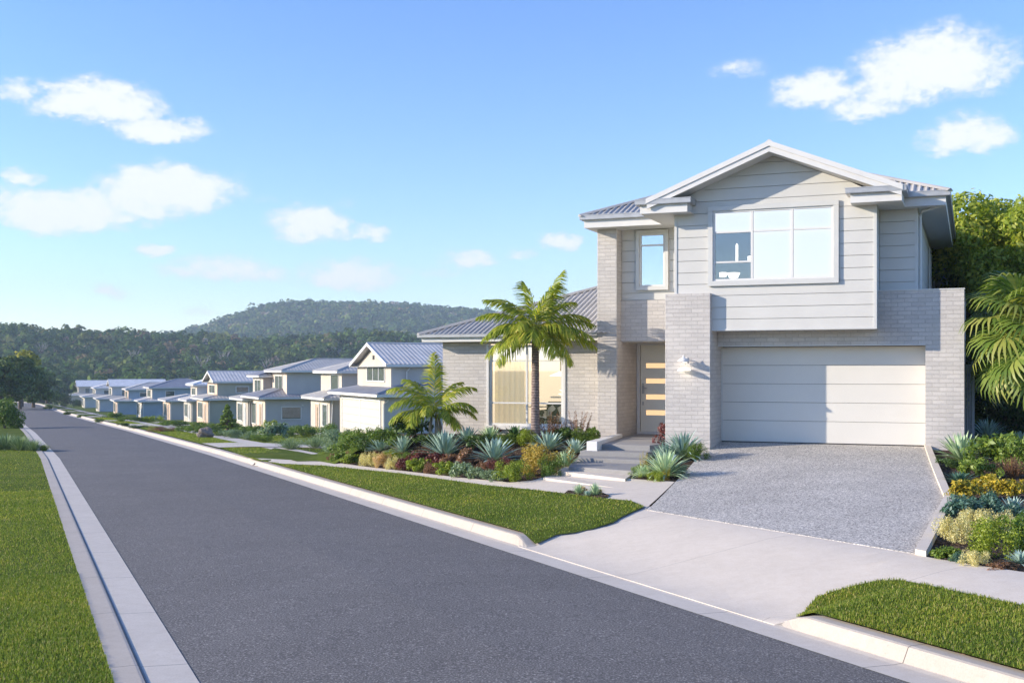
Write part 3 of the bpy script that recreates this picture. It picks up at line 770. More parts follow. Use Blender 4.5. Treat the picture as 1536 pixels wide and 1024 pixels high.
# wall lamp
wl = empty('wall_lamp', (-.60, -1.3, .24)); wl.parent = H
part('back_plate', MT['white'], lambda m: m.box(-.05, .05, -.02, 0, -.07, .07), wl)
part('bracket', MT['white'], lambda m: m.tube([(0, -.01, .02), (0, -.12, .06), (0, -.2, .03)], .012), wl)
part('lamp_shade', MT['white'], lambda m: m.lathe([(.004, .14), (.018, .10), (.03, .06), (.09, .035), (.14, -.02), (.145, -.04), (.135, -.038), (.08, .02), (0, .03)], (0, -.21, 0)), wl, smooth_=True)
part('bulb', MT['bulb'], lambda m: m.lathe([(0, .01), (.03, 0), (.035, -.03), (.0, -.05)], (0, -.21, 0), 12), wl, smooth_=True)
part('light_arc_bowl', MT['cream_glow'], lambda m: m.lathe([(.0, -.19), (.10, -.205), (.16, -.25), (.165, -.25), (.10, -.195), (0, -.18)], (0, -.14, 0)), wl, smooth_=True)  # pool of light under the lamp, shaped as a glowing bowl

# things inside the lit room
pl_ = empty('pendant_lamp', (*hxy(-4.70, 2.0), .2), HR, 'white pendant lamp hanging inside the lit ground floor window', 'lamp')
part('lamp_shade', MT['cream_glow'], lambda m: m.lathe([(.02, .12), (.10, .08), (.30, .0), (.31, -.02), (.28, -.02), (.08, .05), (0, .06)], (-.25, 0, -.35)), pl_, smooth_=True)
part('cord', MT['black'], lambda m: m.tube([(-.25, 0, -.24), (-.25, 0, .6)], .02), pl_)
part('counterweight', MT['black'], lambda m: m.box(-.12, .02, -.05, .05, -.55, .45), pl_)
def cowmat():
    t = NT('patterned_fabric'); co = t.coord()
    f = t.noise(co, 4.2, 1.0, .3)
    return t.finish(t.ramp(f, [(.50, (.70, .69, .66)), (.515, (.05, .05, .05))]), .8)
so = empty('sofa', (*hxy(-5.12, 2.15), -1.75), HR, 'armchair in black and white patches behind the ground floor window', 'armchair')
part('seat', cowmat(), lambda m: m.box(-.4, .45, -.35, .4, 0, .45), so, bevel=.05)
part('backrest', cowmat(), lambda m: m.box(-.42, .47, .25, .5, .2, .85), so, bevel=.06)
part('armrest', cowmat(), lambda m: m.box(-.55, -.40, -.35, .5, 0, .62), so, bevel=.05)
sh = empty('tableware', (*hxy(-4.95, 2.75), -.75), HR, 'white dishes stacked on a shelf inside the lit window', 'dishes')
for k, z_ in enumerate((0, .11, .22)):
    part('bowl', MT['cream_glow'], lambda m: m.lathe([(0, 0), (.12, .0), (.33-.04*k, .07), (.30-.04*k, .075), (.1, .02), (0, .02)], (0, 0, z_)), sh, smooth_=True)  # dishes emit so that they look lit
part('shelf', MT['white'], lambda m: m.box(-.5, .6, -.2, .3, -.05, 0), sh)
tb = empty('round_table', (*hxy(-5.75, 2.3), -1.8), HR, 'small round grey table inside the window beside the curtain', 'table')
part('tabletop', MT['gutter'], lambda m: m.lathe([(0, .74), (.3, .74), (.3, .77), (0, .77)], n=24), tb)
part('leg', MT['gutter'], lambda m: m.tube([(0, 0, 0), (0, 0, .74)], [.15, .03]), tb)

# entry landing, steps, planter edging: one thing
es = empty('entry_steps', (hx, hy, 0), HR, 'grey concrete steps and landing leading up to the front door', 'steps')
CD = MT['conc_dark']
def px_h(px, py, z):        # house-frame point at height z under that pixel of the photo
    D = z/((HY-py)/F); return hud((px-CX)/F*D, D)
def slab(name, pts_px, ztop, thick, mat, bevel=.006):
    pts = [px_h(a, b, ztop) for a, b in pts_px]
    m = MB(); m.prism_z(pts, ztop-thick, ztop); return m.build(name, mat, es, bevel=bevel)
m = MB(); lp = [px_h(897, 665.5, -1.79), px_h(975, 668, -1.79)]
m.prism_z([lp[0], lp[1], (-1.12, .4), (-1.12, 2.9), (-2.97, 2.9), (-2.97, .9)], -2.4, -1.79)
m.build('landing', CD, es, bevel=.006)
for pp, zt in ((((870, 676), (970, 679), (1000, 670), (905, 667)), -1.92), (((866, 686), (968, 690), (985, 678), (872, 675)), -2.03),
               (((853, 699), (950, 706), (975, 690), (866, 684)), -2.12)):
    slab('step', pp, zt, .45, CD)
for pp, zt in ((((836, 706), (938, 718), (960, 704), (850, 697)), -2.21), (((815, 716), (922, 731), (942, 716), (835, 704.5)), -2.30)):
    slab('paving_slab', pp, zt, .3, MT['conc'])
m = MB(); a = px_h(880, 663.5, -1.73); b = px_h(896, 664, -1.73); c = px_h(931, 652.5, -1.73)
m.prism_z([a, b, (c[0]+.05, c[1]), (c[0]-.14, c[1])], -2.2, -1.70); m.build('planter_edge', MT['white'], es, bevel=.01)

# side fence to the right of the house
fe = empty('side_fence', (*hxy(5.63, .4), -1.8), HR, 'grey steel fence panel between the garage wall and the trees', 'fence')
part('panel', MT['fence'], lambda m: [m.box(.0+i*.05, .04+i*.05, 0, .03, 0, 1.9) for i in range(3)]+[m.box(.16, .19, .05, 9, 0, 1.9)], fe)
part('post', MT['fence'], lambda m: m.box(.15, .22, -.03, .05, 0, 2.0), fe)
part('top_rail', MT['fence'], lambda m: m.box(0, .2, -.012, .042, 1.9, 1.94), fe)

# ------------------------------------------------------------------ neighbour houses (local x away from the street, y along it)
NHW = {}
def wallmat(c): 
    k = tuple(round(v, 3) for v in c)
    if k not in NHW: NHW[k] = M('rendered_wall', c, .8, .10, .6, 25, .003)
    return NHW[k]
def nwindow(root, kind, x, y0, y1, z0, z1, face='front', lit=False, mull=1, name='window'):
    """window on the front (x = plane, spans y) or the side (y = plane, spans x)"""
    def bx(m, a0, a1, o0, o1, c0, c1):
        if face == 'front': m.box(x+o0, x+o1, a0, a1, c0, c1)
        else: m.box(a0, a1, x+o0, x+o1, c0, c1)
    m = MB(); w_ = .09
    bx(m, y0-w_, y1+w_, -.06, .0, z1, z1+w_); bx(m, y0-w_, y1+w_, -.08, .0, z0-w_, z0); bx(m, y0-w_, y0, -.06, 0, z0, z1); bx(m, y1, y1+w_, -.06, 0, z0, z1)
    for i in range(1, mull+1):
        q = y0+(y1-y0)*i/(mull+1); bx(m, q-.04, q+.04, -.05, -.01, z0, z1)
    fr = m.build(name, MT['white'], root)
    m = MB(); bx(m, y0, y1, -.03, -.02, z0, z1); m.build('pane', MT['glass_dark'], fr)
    m = MB(); bx(m, y0, y1, -.012, -.006, z0, z1)
    m.build('blind', MT['nblind'], fr)
    return fr
MT['nblind'] = M('dim_curtain', (.20, .215, .19), .8, .3, 3, 10, 0)
MT['tan'] = M('tan_timber', (.52, .37, .26), .7, .1)
def nroof(root, x0, x1, y0, y1, z, ov, kind, mat, per, pitch=.36, name='roof'):
    X0, X1, Y0, Y1 = x0-ov, x1+ov, y0-ov, y1+ov
    LX, LY = X1-X0, Y1-Y0; am = .014 if per else 0; pr = per or 1.0
    m = MB(); zz = z+.16
    if kind == 'hip':
        r = min(LX, LY)/2
        roof_face(m, (X0, Y0, zz), (1, 0), LX, (0, 1), pitch, True, True, r, pr, am)
        roof_face(m, (X1, Y0, zz), (0, 1), LY, (-1, 0), pitch, True, True, r, pr, am)
        roof_face(m, (X1, Y1, zz), (-1, 0), LX, (0, -1), pitch, True, True, r, pr, am)
        roof_face(m, (X0, Y1, zz), (0, -1), LY, (1, 0), pitch, True, True, r, pr, am)
        ro = m.build(name, mat, root)
        m = MB(); zt = zz+r*pitch
        if LX > LY: a, b = (X0+r, (Y0+Y1)/2, zt), (X1-r, (Y0+Y1)/2, zt); cs = [((X0, Y0, zz), a), ((X0, Y1, zz), a), ((X1, Y0, zz), b)]
        else: a, b = ((X0+X1)/2, Y0+r, zt), ((X0+X1)/2, Y1-r, zt); cs = [((X0, Y0, zz), a), ((X1, Y0, zz), a), ((X0, Y1, zz), b)]
        if (Vector(a)-Vector(b)).length > .1: cs.append((a, b))
        for p, q in cs: cap(m, p, q, .14, .06)
        m.build('ridge_capping', mat, ro)
    else:   # gable to the street, ridge along x
        r = LY/2
        roof_face(m, (X0, Y0, zz), (1, 0), LX, (0, 1), pitch, False, False, r, pr, am)
        roof_face(m, (X1, Y1, zz), (-1, 0), LX, (0, -1), pitch, False, False, r, pr, am)
        ro = m.build(name, mat, root)
        m = MB(); cap(m, (X0, Y0+r, zz+r*pitch), (X1, Y0+r, zz+r*pitch), .14, .06); m.build('ridge_capping', mat, ro)
        m = MB(); yc_ = (Y0+Y1)/2
        for yy in (Y0, Y1):
            m.prism_x([(yc_, zz+r*pitch+.03), (yy, zz+.03), (yy, zz-.2), (yc_, zz+r*pitch-.2)], X0-.02, X0+.05)
        m.build('barge_board', MT['white'], root)
    m = MB()
    for a0, a1, b0, b1 in ((X0, X1, Y0, Y0+.04), (X0, X1, Y1-.04, Y1))+(((X0, X0+.04, Y0+.04, Y1-.04), (X1-.04, X1, Y0+.04, Y1-.04)) if kind == 'hip' else ()):
        m.box(a0, a1, b0, b1, z-.04, z+.15)
    m.box(X0+.04, X1-.04, Y0+.04, Y1-.04, z-.01, z+.01)
    m.build('fascia', MT['white'], root)
def nvol(root, x0, x1, y0, y1, z0, z1, c, gable=0, name='wall'):
    m = MB(); m.box(x0, x1, y0, y1, z0, z1)
    if gable:
        m.prism_x([(y0, z1), (y1, z1), ((y0+y1)/2, z1+(y1-y0)/2*gable)], x0+.002, x1)
    return m.build(name, wallmat(c), root)
def neigh_at(px, t, yb):
    k = (px-CX)/F; D = t/(TV[0]*k+TV[1]); X = k*D; z = (HY-yb)/F*D
    return X, D, z
CREAM = (.50, .455, .385); GREY = (.53, .50, .47); WHITE = (.56, .55, .53); OLIVE = (.42, .41, .33)
GRP = 'houses along the street'
def house(px, t, yb, label, spec):
    X, D, z = neigh_at(px, t, yb)
    r = empty('house', (X, D, z), SA, label, 'house', GRP)
    spec(r); return r
def garage(r, x, y0, y1, z1, n=2):
    g = MB(); w_ = (y1-y0)/n
    for i in range(n):
        for k in range(4): g.box(x-.04, x, y0+i*w_+.06, y0+(i+1)*w_-.06, .02+k*z1/4+.01, .02+(k+1)*z1/4-.01)
    gd_ = g.build('garage_door', MT['garage2'], r)
    g = MB(); g.box(x-.07, x, y0-.14, y0, 0, z1+.2); g.box(x-.07, x, y1, y1+.14, 0, z1+.2); g.box(x-.07, x, y0, y1, z1+.06, z1+.2)
    if n == 2: g.box(x-.06, x, (y0+y1)/2-.06, (y0+y1)/2+.06, 0, z1+.06)
    g.build('garage_frame', MT['white'], gd_)
def door(r, x, y0, y1, z1, mat='tan'):
    m = MB(); m.box(x-.05, x, y0, y1, 0, z1); d_ = m.build('door', MT[mat], r)
    m = MB(); m.box(x-.08, x-.002, y0-.1, y0, 0, z1+.1); m.box(x-.08, x-.002, y1, y1+.1, 0, z1+.1); m.box(x-.08, x-.002, y0, y1, z1, z1+.1); m.build('door_frame', MT['white'], d_)
    m = MB(); m.box(x-.06, x-.051, y0+.25*(y1-y0), y0+.6*(y1-y0), .3, z1-.25); m.build('glass_panel', MT['glass_dark'], d_)
def pipe(r, pts, name='downpipe'):
    m = MB(); m.tube(pts, .045, 6); m.build(name, MT['white'], r)
def N1(r):
    nvol(r, 0, 11, 0, 11.8, -1, 2.6, GREY, name='lower_wall'); nvol(r, 1.2, 12, 2.3, 11, 2.6, 4.7, GREY, .32, name='upper_wall')
    m = MB(); m.box(-.02, 0, -.0, 11.8, -.5, 2.6); m.box(1.17, 1.2, 2.3, 11, 2.9, 4.7); m.prism_x([(2.3, 4.7), (11, 4.7), (6.65, 6.08)], 1.17, 1.2); m.build('front_render', wallmat(CREAM), r)
    garage(r, -.02, .9, 11.0, 2.2); nroof(r, 0, 11, 0, 11.8, 2.62, .8, 'hip', MT['roofb'], .32, .22, 'lower_roof'); nroof(r, 1.2, 14, 2.3, 11, 4.68, .55, 'gable', MT['roofl'], .32, .32, 'gable_roof')
    nwindow(r, 0, 1.17, 3.8, 8.2, 3.65, 4.6, lit=True, mull=2); m = MB(); m.box(1.13, 1.17, 6.4, 6.8, 5.2, 5.5); m.build('vent', MT['dark'], r)
    pipe(r, [(.3, -.1, 2.7), (.2, -.1, 2.3), (-.1, -.1, 2.1), (-.1, -.1, 0)]); pipe(r, [(2.6, 2.0, 4.7), (2.3, 2.2, 4.3), (2.3, 2.2, 3.5), (2.9, 2.2, 3.1)])
def N2(r):
    nvol(r, 0, 9, 0, 6.5, -1, 2.5, GREY, name='lower_wall'); nvol(r, 1.0, 12, 0.05, 7, 2.6, 4.7, GREY, name='upper_wall')
    m = MB(); m.box(-.02, 0, 0, 6.5, -.5, 2.5); m.box(.98, 1.0, .05, 7, 2.6, 4.7); m.build('front_render', wallmat(CREAM), r)
    door(r, -.02, 3.4, 4.6, 2.1); nwindow(r, 0, -.02, .8, 2.2, .4, 2.1, mull=0); nwindow(r, 0, .98, 1.0, 3.4, 2.9, 4.5, lit=True, mull=0)
    nroof(r, 0, 9, 0, 6.5, 2.55, .7, 'hip', MT['roof'], .32, .28, 'lower_roof'); nroof(r, 1.0, 12, .05, 7, 4.7, .6, 'hip', MT['roof'], .32, .28, 'upper_roof')
    pipe(r, [(.2, -.1, 2.5), (.1, -.1, 0)])
def N3(r):
    nvol(r, 0, 10.5, 0, 8, -1, 2.75, GREY, name='lower_wall'); nvol(r, 2.1, 14, .1, 7.2, 2.9, 5.35, GREY, name='upper_wall')
    m = MB(); m.box(-.02, 0, 0, 8, -.5, 2.75); m.box(2.08, 2.1, .1, 7.2, 3.0, 5.35); m.build('front_render', wallmat((.62, .52, .42)), r)
    door(r, -.02, 1.3, 2.6, 2.3); nwindow(r, 0, -.02, 4.5, 6.5, .3, 2.3, mull=0); nwindow(r, 0, 2.08, 2.0, 5.4, 3.7, 5.0, mull=1, lit=True)
    nroof(r, 0, 10.5, 0, 8, 2.85, .8, 'hip', MT['roofb'], .32, .26, 'lower_roof'); nroof(r, 2.1, 14, .1, 7.2, 5.4, .7, 'hip', MT['roof'], .32, .27, 'upper_roof')
    nwindow(r, 0, -.0, 1.6, 3.4, .9, 2.0, face='side', mull=0); m = MB(); m.box(4.9, 5.9, -.02, 0, 0, 2.3); m.build('dark_recess_panel', MT['dark'], r)  # flat dark panel painted in place of the shaded porch recess
    nwindow(r, 0, -.0, 6.6, 8.4, .2, 2.1, face='side', mull=0); m = MB(); m.lathe([(0, 0), (.1, .0), (.12, .12), (0, .16)], (3.6, -.1, 2.1), 10); m.build('wall_lamp', MT['white'], r)
def simple(fw, fd_, ux, uy, h1, h2, roofu, cu=CREAM, cs=GREY, gable=False, low='roof', doors=True, up=True, vtan=False, per=.4):
    def g(r):
        nvol(r, 0, fd_, 0, fw, -1.5, h1, cs, name='lower_wall')
        m = MB(); m.box(-.02, 0, 0, fw, -.5, h1); 
        if up: m.box(ux-.02, ux, uy, uy+fw*.85, h1+.3, h2)
        m.build('front_render', wallmat((.60, .45, .33) if vtan else cu), r)
        nroof(r, 0, fd_, 0, fw, h1+.05, .7, 'hip', MT[low], per, .2, 'lower_roof')
        if up:
            nvol(r, ux, ux+fd_, uy, uy+fw*.85, h1+.3, h2, cs, .27 if gable else 0, name='upper_wall')
            nroof(r, ux, ux+fd_, uy, uy+fw*.85, h2, .6, 'gable' if gable else 'hip', MT[roofu], per, .27, 'upper_roof')
            nwindow(r, 0, ux-.02, uy+fw*.2, uy+fw*.65, h1+.8, h2-.35, mull=1, lit=True)
        if doors: door(r, -.02, fw*.15, fw*.3, 2.2, 'tan' if vtan else 'white')
        nwindow(r, 0, -.02, fw*.45, fw*.85, .5, h1-.4, mull=2)
        pipe(r, [(.25, -.1, h1), (.12, -.08, h1-.3), (.12, -.08, 0)])
        if up: nwindow(r, 0, uy-.0, ux+2.2, ux+3.6, h1+.9, h2-.5, face='side', mull=0)
    return g
house(577, 22.9, 652, 'pale house with double white garage and steep front gable behind the garden', N1)
house(495, 22.9, 647, 'narrow house with tall upper window left of the gabled garage house', N2)
house(398, 21.6, 642.5, 'blue-grey house with dark blue lower roof and dark painted side recess', N3)
SAND = (.60, .50, .40); TAUPE = (.40, .36, .33); BLUEG = (.36, .42, .47)
house(372, 21.2, 639.5, 'slim house with cream upper bay behind the boulder garden', simple(6.5, 7, 1.6, .3, 2.6, 5.0, 'roofb', cs=TAUPE))
house(312, 20.2, 634.5, 'olive-sided house with pale gable roof and tan front door', simple(9, 9, 1.2, .8, 2.65, 4.7, 'roofl', cs=OLIVE, gable=True, vtan=True))
house(287, 20, 632, 'white roofed house with cream front left of the olive one', simple(7, 8, 1.0, 2.0, 2.5, 4.5, 'roofw', low='roofl', cs=WHITE))
house(255, 19.6, 630, 'low single storey house with flat grey roof between taller neighbours', simple(8.5, 6, 1, 1, 2.6, 5, 'roof', up=False, cs=GREY, vtan=True))
house(214, 19, 628, 'white fronted house with broad dark hip roof and three tall windows', simple(11, 11, 1.6, .6, 2.8, 5.1, 'roofb', low='roofl', cs=BLUEG))
house(176, 18, 622.5, 'grey-blue house with pointed hip roof farther down the street', simple(10, 11, 2.2, 1, 2.7, 5.0, 'roof', cs=BLUEG, vtan=True))
house(149, 17, 618, 'pale gabled house with long low front porch down the street', simple(12, 12, 3, 3, 2.9, 5.8, 'roofw', gable=True, per=0, cs=WHITE))
house(127, 16.5, 612.5, 'white walled house with wide flat roof near the road bend', simple(15, 13, 3, 3, 3.0, 5.4, 'roofl', per=0, cs=WHITE))
house(104, 15.5, 607, 'small pale house second from the end of the row', simple(16, 14, 3, 3, 3.0, 6.0, 'roofw', per=0, cs=SAND, gable=True))
house(86, 15, 604, 'small pale house at the far end of the row', simple(18, 15, 3, 3, 3.1, 6.2, 'roofl', per=0, cs=WHITE))

# cross driveways of the neighbours
def strip(s0, s1, t0, t1, skew=0):
    pts = []
    n = 8
    for i in range(n+1): q = t0+(t1-t0)*i/n; pts.append((s0+skew*i/n, q))
    for i in range(n, -1, -1): q = t0+(t1-t0)*i/n; pts.append((s1+skew*i/n, q))
    w_ = [xy(s, t+float(offs(s))) for s, t in pts]
    clip_poly(w_, .035, 'driveway', MT['conc'], 1.0)
for s0, w_, t1 in ((46.5, 4.2, 17), (79, 6, 22), (95, 3.0, 21), (112, 4, 20), (128, 3.5, 19), (146, 4, 18.5), (170, 4, 18), (205, 4, 18), (245, 5, 17), (290, 6, 16)):
    strip(s0, s0+w_, 7.32, t1)

# ------------------------------------------------------------------ vegetation generators
def leaf_quads(pos, nrm, size, asp=.5, roll=None):
    n = len(pos)
    nrm = nrm/np.linalg.norm(nrm, axis=1, keepdims=True)
    r = rng.normal(size=(n, 3)) if roll is None else roll
    a = np.cross(nrm, r); a /= np.linalg.norm(a, axis=1, keepdims=True)+1e-9
    b = np.cross(nrm, a)
    s = size[:, None]
    v = np.stack([pos-a*s, pos-b*s*asp+nrm*s*.15, pos+a*s, pos+b*s*asp+nrm*s*.15], 1).reshape(-1, 3)
    f_ = np.arange(n*4).reshape(-1, 4)
    return v, f_
def cloud(lobes, n, size, jit=.7, inner=.6, asp=.5, zmin=None):
    lob = np.array(lobes, float)     # cx cy cz rx ry rz
    area = (lob[:, 3]*lob[:, 4]+lob[:, 5]*lob[:, 4]); pr = area/area.sum()
    k = rng.choice(len(lob), n, p=pr)
    d = rng.normal(size=(n, 3)); d /= np.linalg.norm(d, axis=1, keepdims=True)
    rad = inner+(1.06-inner)*rng.random(n)**.6; rad = np.where(rng.random(n) < .12, rad*(1+.28*rng.random(n)), rad)
    pos = lob[k, :3]+d*lob[k, 3:]*rad[:, None]
    if zmin is not None: pos[:, 2] = np.maximum(pos[:, 2], zmin+rng.random(n)*.05)
    nr = d+rng.normal(size=(n, 3))*jit*.6+np.array([0, 0, .25])
    sz = size*(.6+.8*rng.random(n))
    return leaf_quads(pos, nr, sz, asp)
def merge(lst):
    V = []; Fs = []; o = 0
    for v, f_ in lst: V.append(v); Fs.append(f_+o); o += len(v)
    return np.concatenate(V), np.concatenate(Fs)
def bush_mesh(name, kind):
    """unit bush about 1 m wide, base at z 0"""
    L_ = []
    if kind == 'round':
        lobes = [(rng.normal()*.24, rng.normal()*.24, .12+rng.random()*.42, .12+rng.random()*.12, .12+rng.random()*.12, .12+rng.random()*.10) for _ in range(20)]
        L_.append(cloud(lobes, 2200, .036, inner=.5, zmin=.0))
    elif kind == 'broad':
        lobes = [(rng.normal()*.26, rng.normal()*.26, .12+rng.random()*.42, .10+rng.random()*.12, .10+rng.random()*.12, .10+rng.random()*.1) for _ in range(20)]
        L_.append(cloud(lobes, 1000, .066, jit=1.0, inner=.45, zmin=.0, asp=.42))
    elif kind == 'fine':
        lobes = [(rng.normal()*.24, rng.normal()*.24, .12+rng.random()*.46, .09+rng.random()*.10, .09+rng.random()*.10, .12+rng.random()*.12) for _ in range(26)]
        L_.append(cloud(lobes, 4200, .026, jit=1.0, inner=.45, zmin=.0, asp=.42))
    elif kind == 'twig':
        n = 260; az = rng.random(n)*2*math.pi; el = R(35)+rng.random(n)*R(55); ln = .35+.45*rng.random(n)
        b = np.stack([np.cos(az)*.08*rng.random(n), np.sin(az)*.08*rng.random(n), np.zeros(n)], 1)
        d = np.stack([np.cos(az)*np.cos(el), np.sin(az)*np.cos(el), np.sin(el)], 1)
        side = np.stack([-np.sin(az), np.cos(az), np.zeros(n)], 1)*.006
        tip = b+d*ln[:, None]
        v = np.stack([b-side, b+side, tip+side*.6, tip-side*.6], 1).reshape(-1, 3); L_.append((v, np.arange(n*4).reshape(-1, 4)))
        m_ = 5; q = rng.random((n, m_))*.6+.4
        p = (b[:, None]+d[:, None]*ln[:, None, None]*q[..., None]).reshape(-1, 3)
        nr = rng.normal(size=p.shape)+np.repeat(d, m_, 0)*.3
        L_.append(leaf_quads(p, nr, np.full(len(p), .028)*(.6+.8*rng.random(len(p))), .35))
    elif kind == 'spike':   # upright bronze flower spikes over low foliage
        lobes = [(rng.normal()*.2, rng.normal()*.2, .15, .22, .22, .14) for _ in range(6)]
        L_.append(cloud(lobes, 350, .035, zmin=0))
    v, f_ = merge(L_); return npmesh(name, v, f_)
def blade_mesh(name, n, length, width, el0, el1, curl=.5, seg=5, fold=.25, base_r=.03, jitter=.12, shape='lance'):
    V = []; Fs = []
    for i in range(n):
        az = i*2.39996+rng.normal()*.12; q = (i+.5)/n
        el = el0+(el1-el0)*q+rng.normal()*jitter*.5; ln = length*(.85+.25*rng.random())*(1-.25*q)
        d = np.array([math.cos(az), math.sin(az)]); sd = np.array([-math.sin(az), math.cos(az), 0])
        p = np.array([d[0]*base_r, d[1]*base_r, .01]); e = el; o = len(V)
        for k in range(seg+1):
            f_ = k/seg
            w = width*(4*f_*(1-f_))**.5*.9+width*.35*(1-f_) if shape == 'lance' else width*(1-f_*.95)
            if k == seg: w = .002
            up = np.array([-d[0]*math.sin(e), -d[1]*math.sin(e), math.cos(e)])
            V += [tuple(p-sd*w+up*w*fold), tuple(p-up*w*fold*.3), tuple(p+sd*w+up*w*fold)]
            if k < seg:
                a, b = o+k*3, o+k*3+3
                Fs += [(a, a+1, b+1, b), (a+1, a+2, b+2, b+1)]
            e -= curl*(1/seg)*(.4+f_)*(1.3-q)
            p = p+np.array([d[0]*math.cos(e), d[1]*math.cos(e), math.sin(e)])*ln/seg
    return npmesh(name, V, Fs)
def spikes_mesh(name, n=16, h=.6):
    V = []; Fs = []
    for i in range(n):
        az = rng.random()*6.28; r0 = rng.random()*.2; lean = rng.random()*.35; hh = h*(.6+.5*rng.random())
        b = np.array([math.cos(az)*r0, math.sin(az)*r0, 0]); t = b+np.array([math.cos(az)*lean*hh, math.sin(az)*lean*hh, hh])
        m_ = 34; q = rng.random(m_); q = .35+.65*q
        p = b+(t-b)*q[:, None]+rng.normal(size=(m_, 3))*.012
        v, f_ = leaf_quads(p, rng.normal(size=(m_, 3)), np.full(m_, .026)*(1.3-q*.7), .35)
        Fs.append(f_+len(V)*1 if False else f_+sum(len(x) for x in V)); V.append(v)
        sd = np.array([.005, .003, 0]); v = np.array([b-sd, b+sd, t+sd*.5, t-sd*.5]); Fs.append(np.arange(4).reshape(1, 4)+sum(len(x) for x in V)); V.append(v)
    return npmesh(name, np.concatenate(V), np.concatenate(Fs))
BM = {k: [bush_mesh('bush_'+k, k) for _ in range(3)] for k in ('round', 'broad', 'fine', 'twig')}
AG = [blade_mesh('agave_leaves', 64, .56, .027, R(12), R(85), .35) for _ in range(3)]
AGL = [blade_mesh('long_leaves', 95, .62, .019, R(20), R(86), .95, 6) for _ in range(2)]
AGD = [blade_mesh('broad_leaves', 30, .55, .045, R(20), R(80), .3) for _ in range(1)]
TUS = [blade_mesh('tussock_leaves', 240, .55, .008, R(40), R(88), .8, 5, base_r=.10, jitter=.5) for _ in range(2)]
SPK = [spikes_mesh('flower_spikes') for _ in range(2)]
def retint(me, mat):
    key = (me.name, mat.name)
    if key not in retint.c: c = me.copy(); c.materials.clear(); c.materials.append(mat); retint.c[key] = c
    return retint.c[key]
retint.c = {}
labels_used = set()
def plant(name, meshes, mat, x, y, sx, sz, label, cat, group=None, dz=-.02, idx=None, tilt=0):
    me = retint(meshes[random.randrange(len(meshes)) if idx is None else idx], L[mat])
    o = bpy.data.objects.new(name, me); col.objects.link(o)
    o.location = (x, y, float(T(x, y))+dz); o.scale = (sx, sx, sz); o.rotation_euler = (random.uniform(-.06, .06), tilt, random.random()*6.28)
    tag(o, label, cat, group)
    if label in labels_used: print('DUP', label)
    labels_used.add(label); return o
def bush_px(px, py, w_px, h_px, kind, mat, label, group=None, name=None, dz=-.02):
    x, y = ray(px, py); k = y/F
    return plant(name or ('shrub' if kind != 'twig' else 'wispy_shrub'), BM[kind], mat, x, y, w_px*k/.9, h_px*k/.72, label, 'shrub', group, dz)
def agave_px(px, py, r_px, mat, label, group='spiky rosette plants in the front beds', kind=AG, hs=1.0, name='agave', dz=0):
    x, y = ray(px, py); s_ = r_px*y/F/.52
    return plant(name, kind, mat, x, y, s_, s_*hs, label, 'agave', group, dz)
# ---- front bed
for a in [(667, 685, 46, 'agave', 'largest blue agave near the small leaning palm'), (741, 692, 44, 'agave', 'blue agave left of the palm trunk behind the red groundcover'),
          (605, 679, 32, 'agave', 'blue agave second from the left in the front bed'), (571, 677, 26, 'agave', 'leftmost blue agave of the front bed'),
          (822, 676, 36, 'agave', 'blue-green agave just right of the palm trunk'), (700, 664, 30, 'agave', 'blue agave against the brick wall below the big window, left side'),
          (735, 662, 28, 'agave_pale', 'grey-green agave close under the left corner of the window'), (862, 680, 27, 'agave', 'narrow agave between the palm and the planter edge')]:
    agave_px(*a)
agave_px(848, 700, 30, 'agave_pale', 'light green agave beside the lowest grey step', hs=1.0)
agave_px(773, 660, 27, 'agave_dark', 'dark green broad leaved aloe under the window beside the palm trunk', kind=AGD, name='aloe')
agave_px(997, 716, 46, 'agave_pale', 'big pale agave at the front of the bed right of the steps', kind=AGL)
agave_px(1024, 688, 46, 'agave', 'large blue agave between the pillar and the gravel drive', kind=AGL)
agave_px(1040, 668, 26, 'agave_pale', 'agave with striped leaves close to the base of the brick pillar', kind=AG)
agave_px(966, 716, 24, 'agave_pale', 'small agave with tall orange spike beside the steps', kind=AG)
agave_px(1000, 690, 32, 'agave', 'blue agave rising behind the big pale one at the steps', kind=AG)
agave_px(1420, 668, 34, 'agave_pale', 'pale agave at the foot of the wall right of the garage', kind=AGL, hs=1.2)
agave_px(1442, 690, 44, 'agave_pale', 'largest agave beside the kink of the driveway edging', kind=AG, hs=1.1)
agave_px(1482, 662, 34, 'agave', 'blue agave near the grey side fence', kind=AGL, hs=1.1)
agave_px(1528, 668, 26, 'agave', 'blue agave at the right edge under the fan palm')
agave_px(1519, 770, 30, 'agave', 'small blue agave below the yellow leaved shrubs')
agave_px(1530, 846, 26, 'agave', 'small blue agave at the lowest corner of the right bed')
agave_px(1440, 724, 34, 'teal', 'low teal succulent beside the driveway edging', kind=AG, hs=.6)
agave_px(868, 742, 13, 'agave_pale', 'little green succulent on the left of the soil pocket by the path', kind=AG, hs=1.6)
agave_px(893, 744, 15, 'agave_pale', 'little green succulent on the right of the soil pocket by the path', kind=AG, hs=1.6)
agave_px(881, 745, 10, 'agave', 'tiny blue succulent in the middle of the soil pocket', kind=AG, hs=1.2)
for px, py, lab in ((875, 739, 'tiny peach flower head in the soil pocket, nearer the steps'), (898, 743, 'tiny peach flower head in the soil pocket, nearer the driveway')):
    bush_px(px, py, 11, 13, 'broad', 'peach', lab)
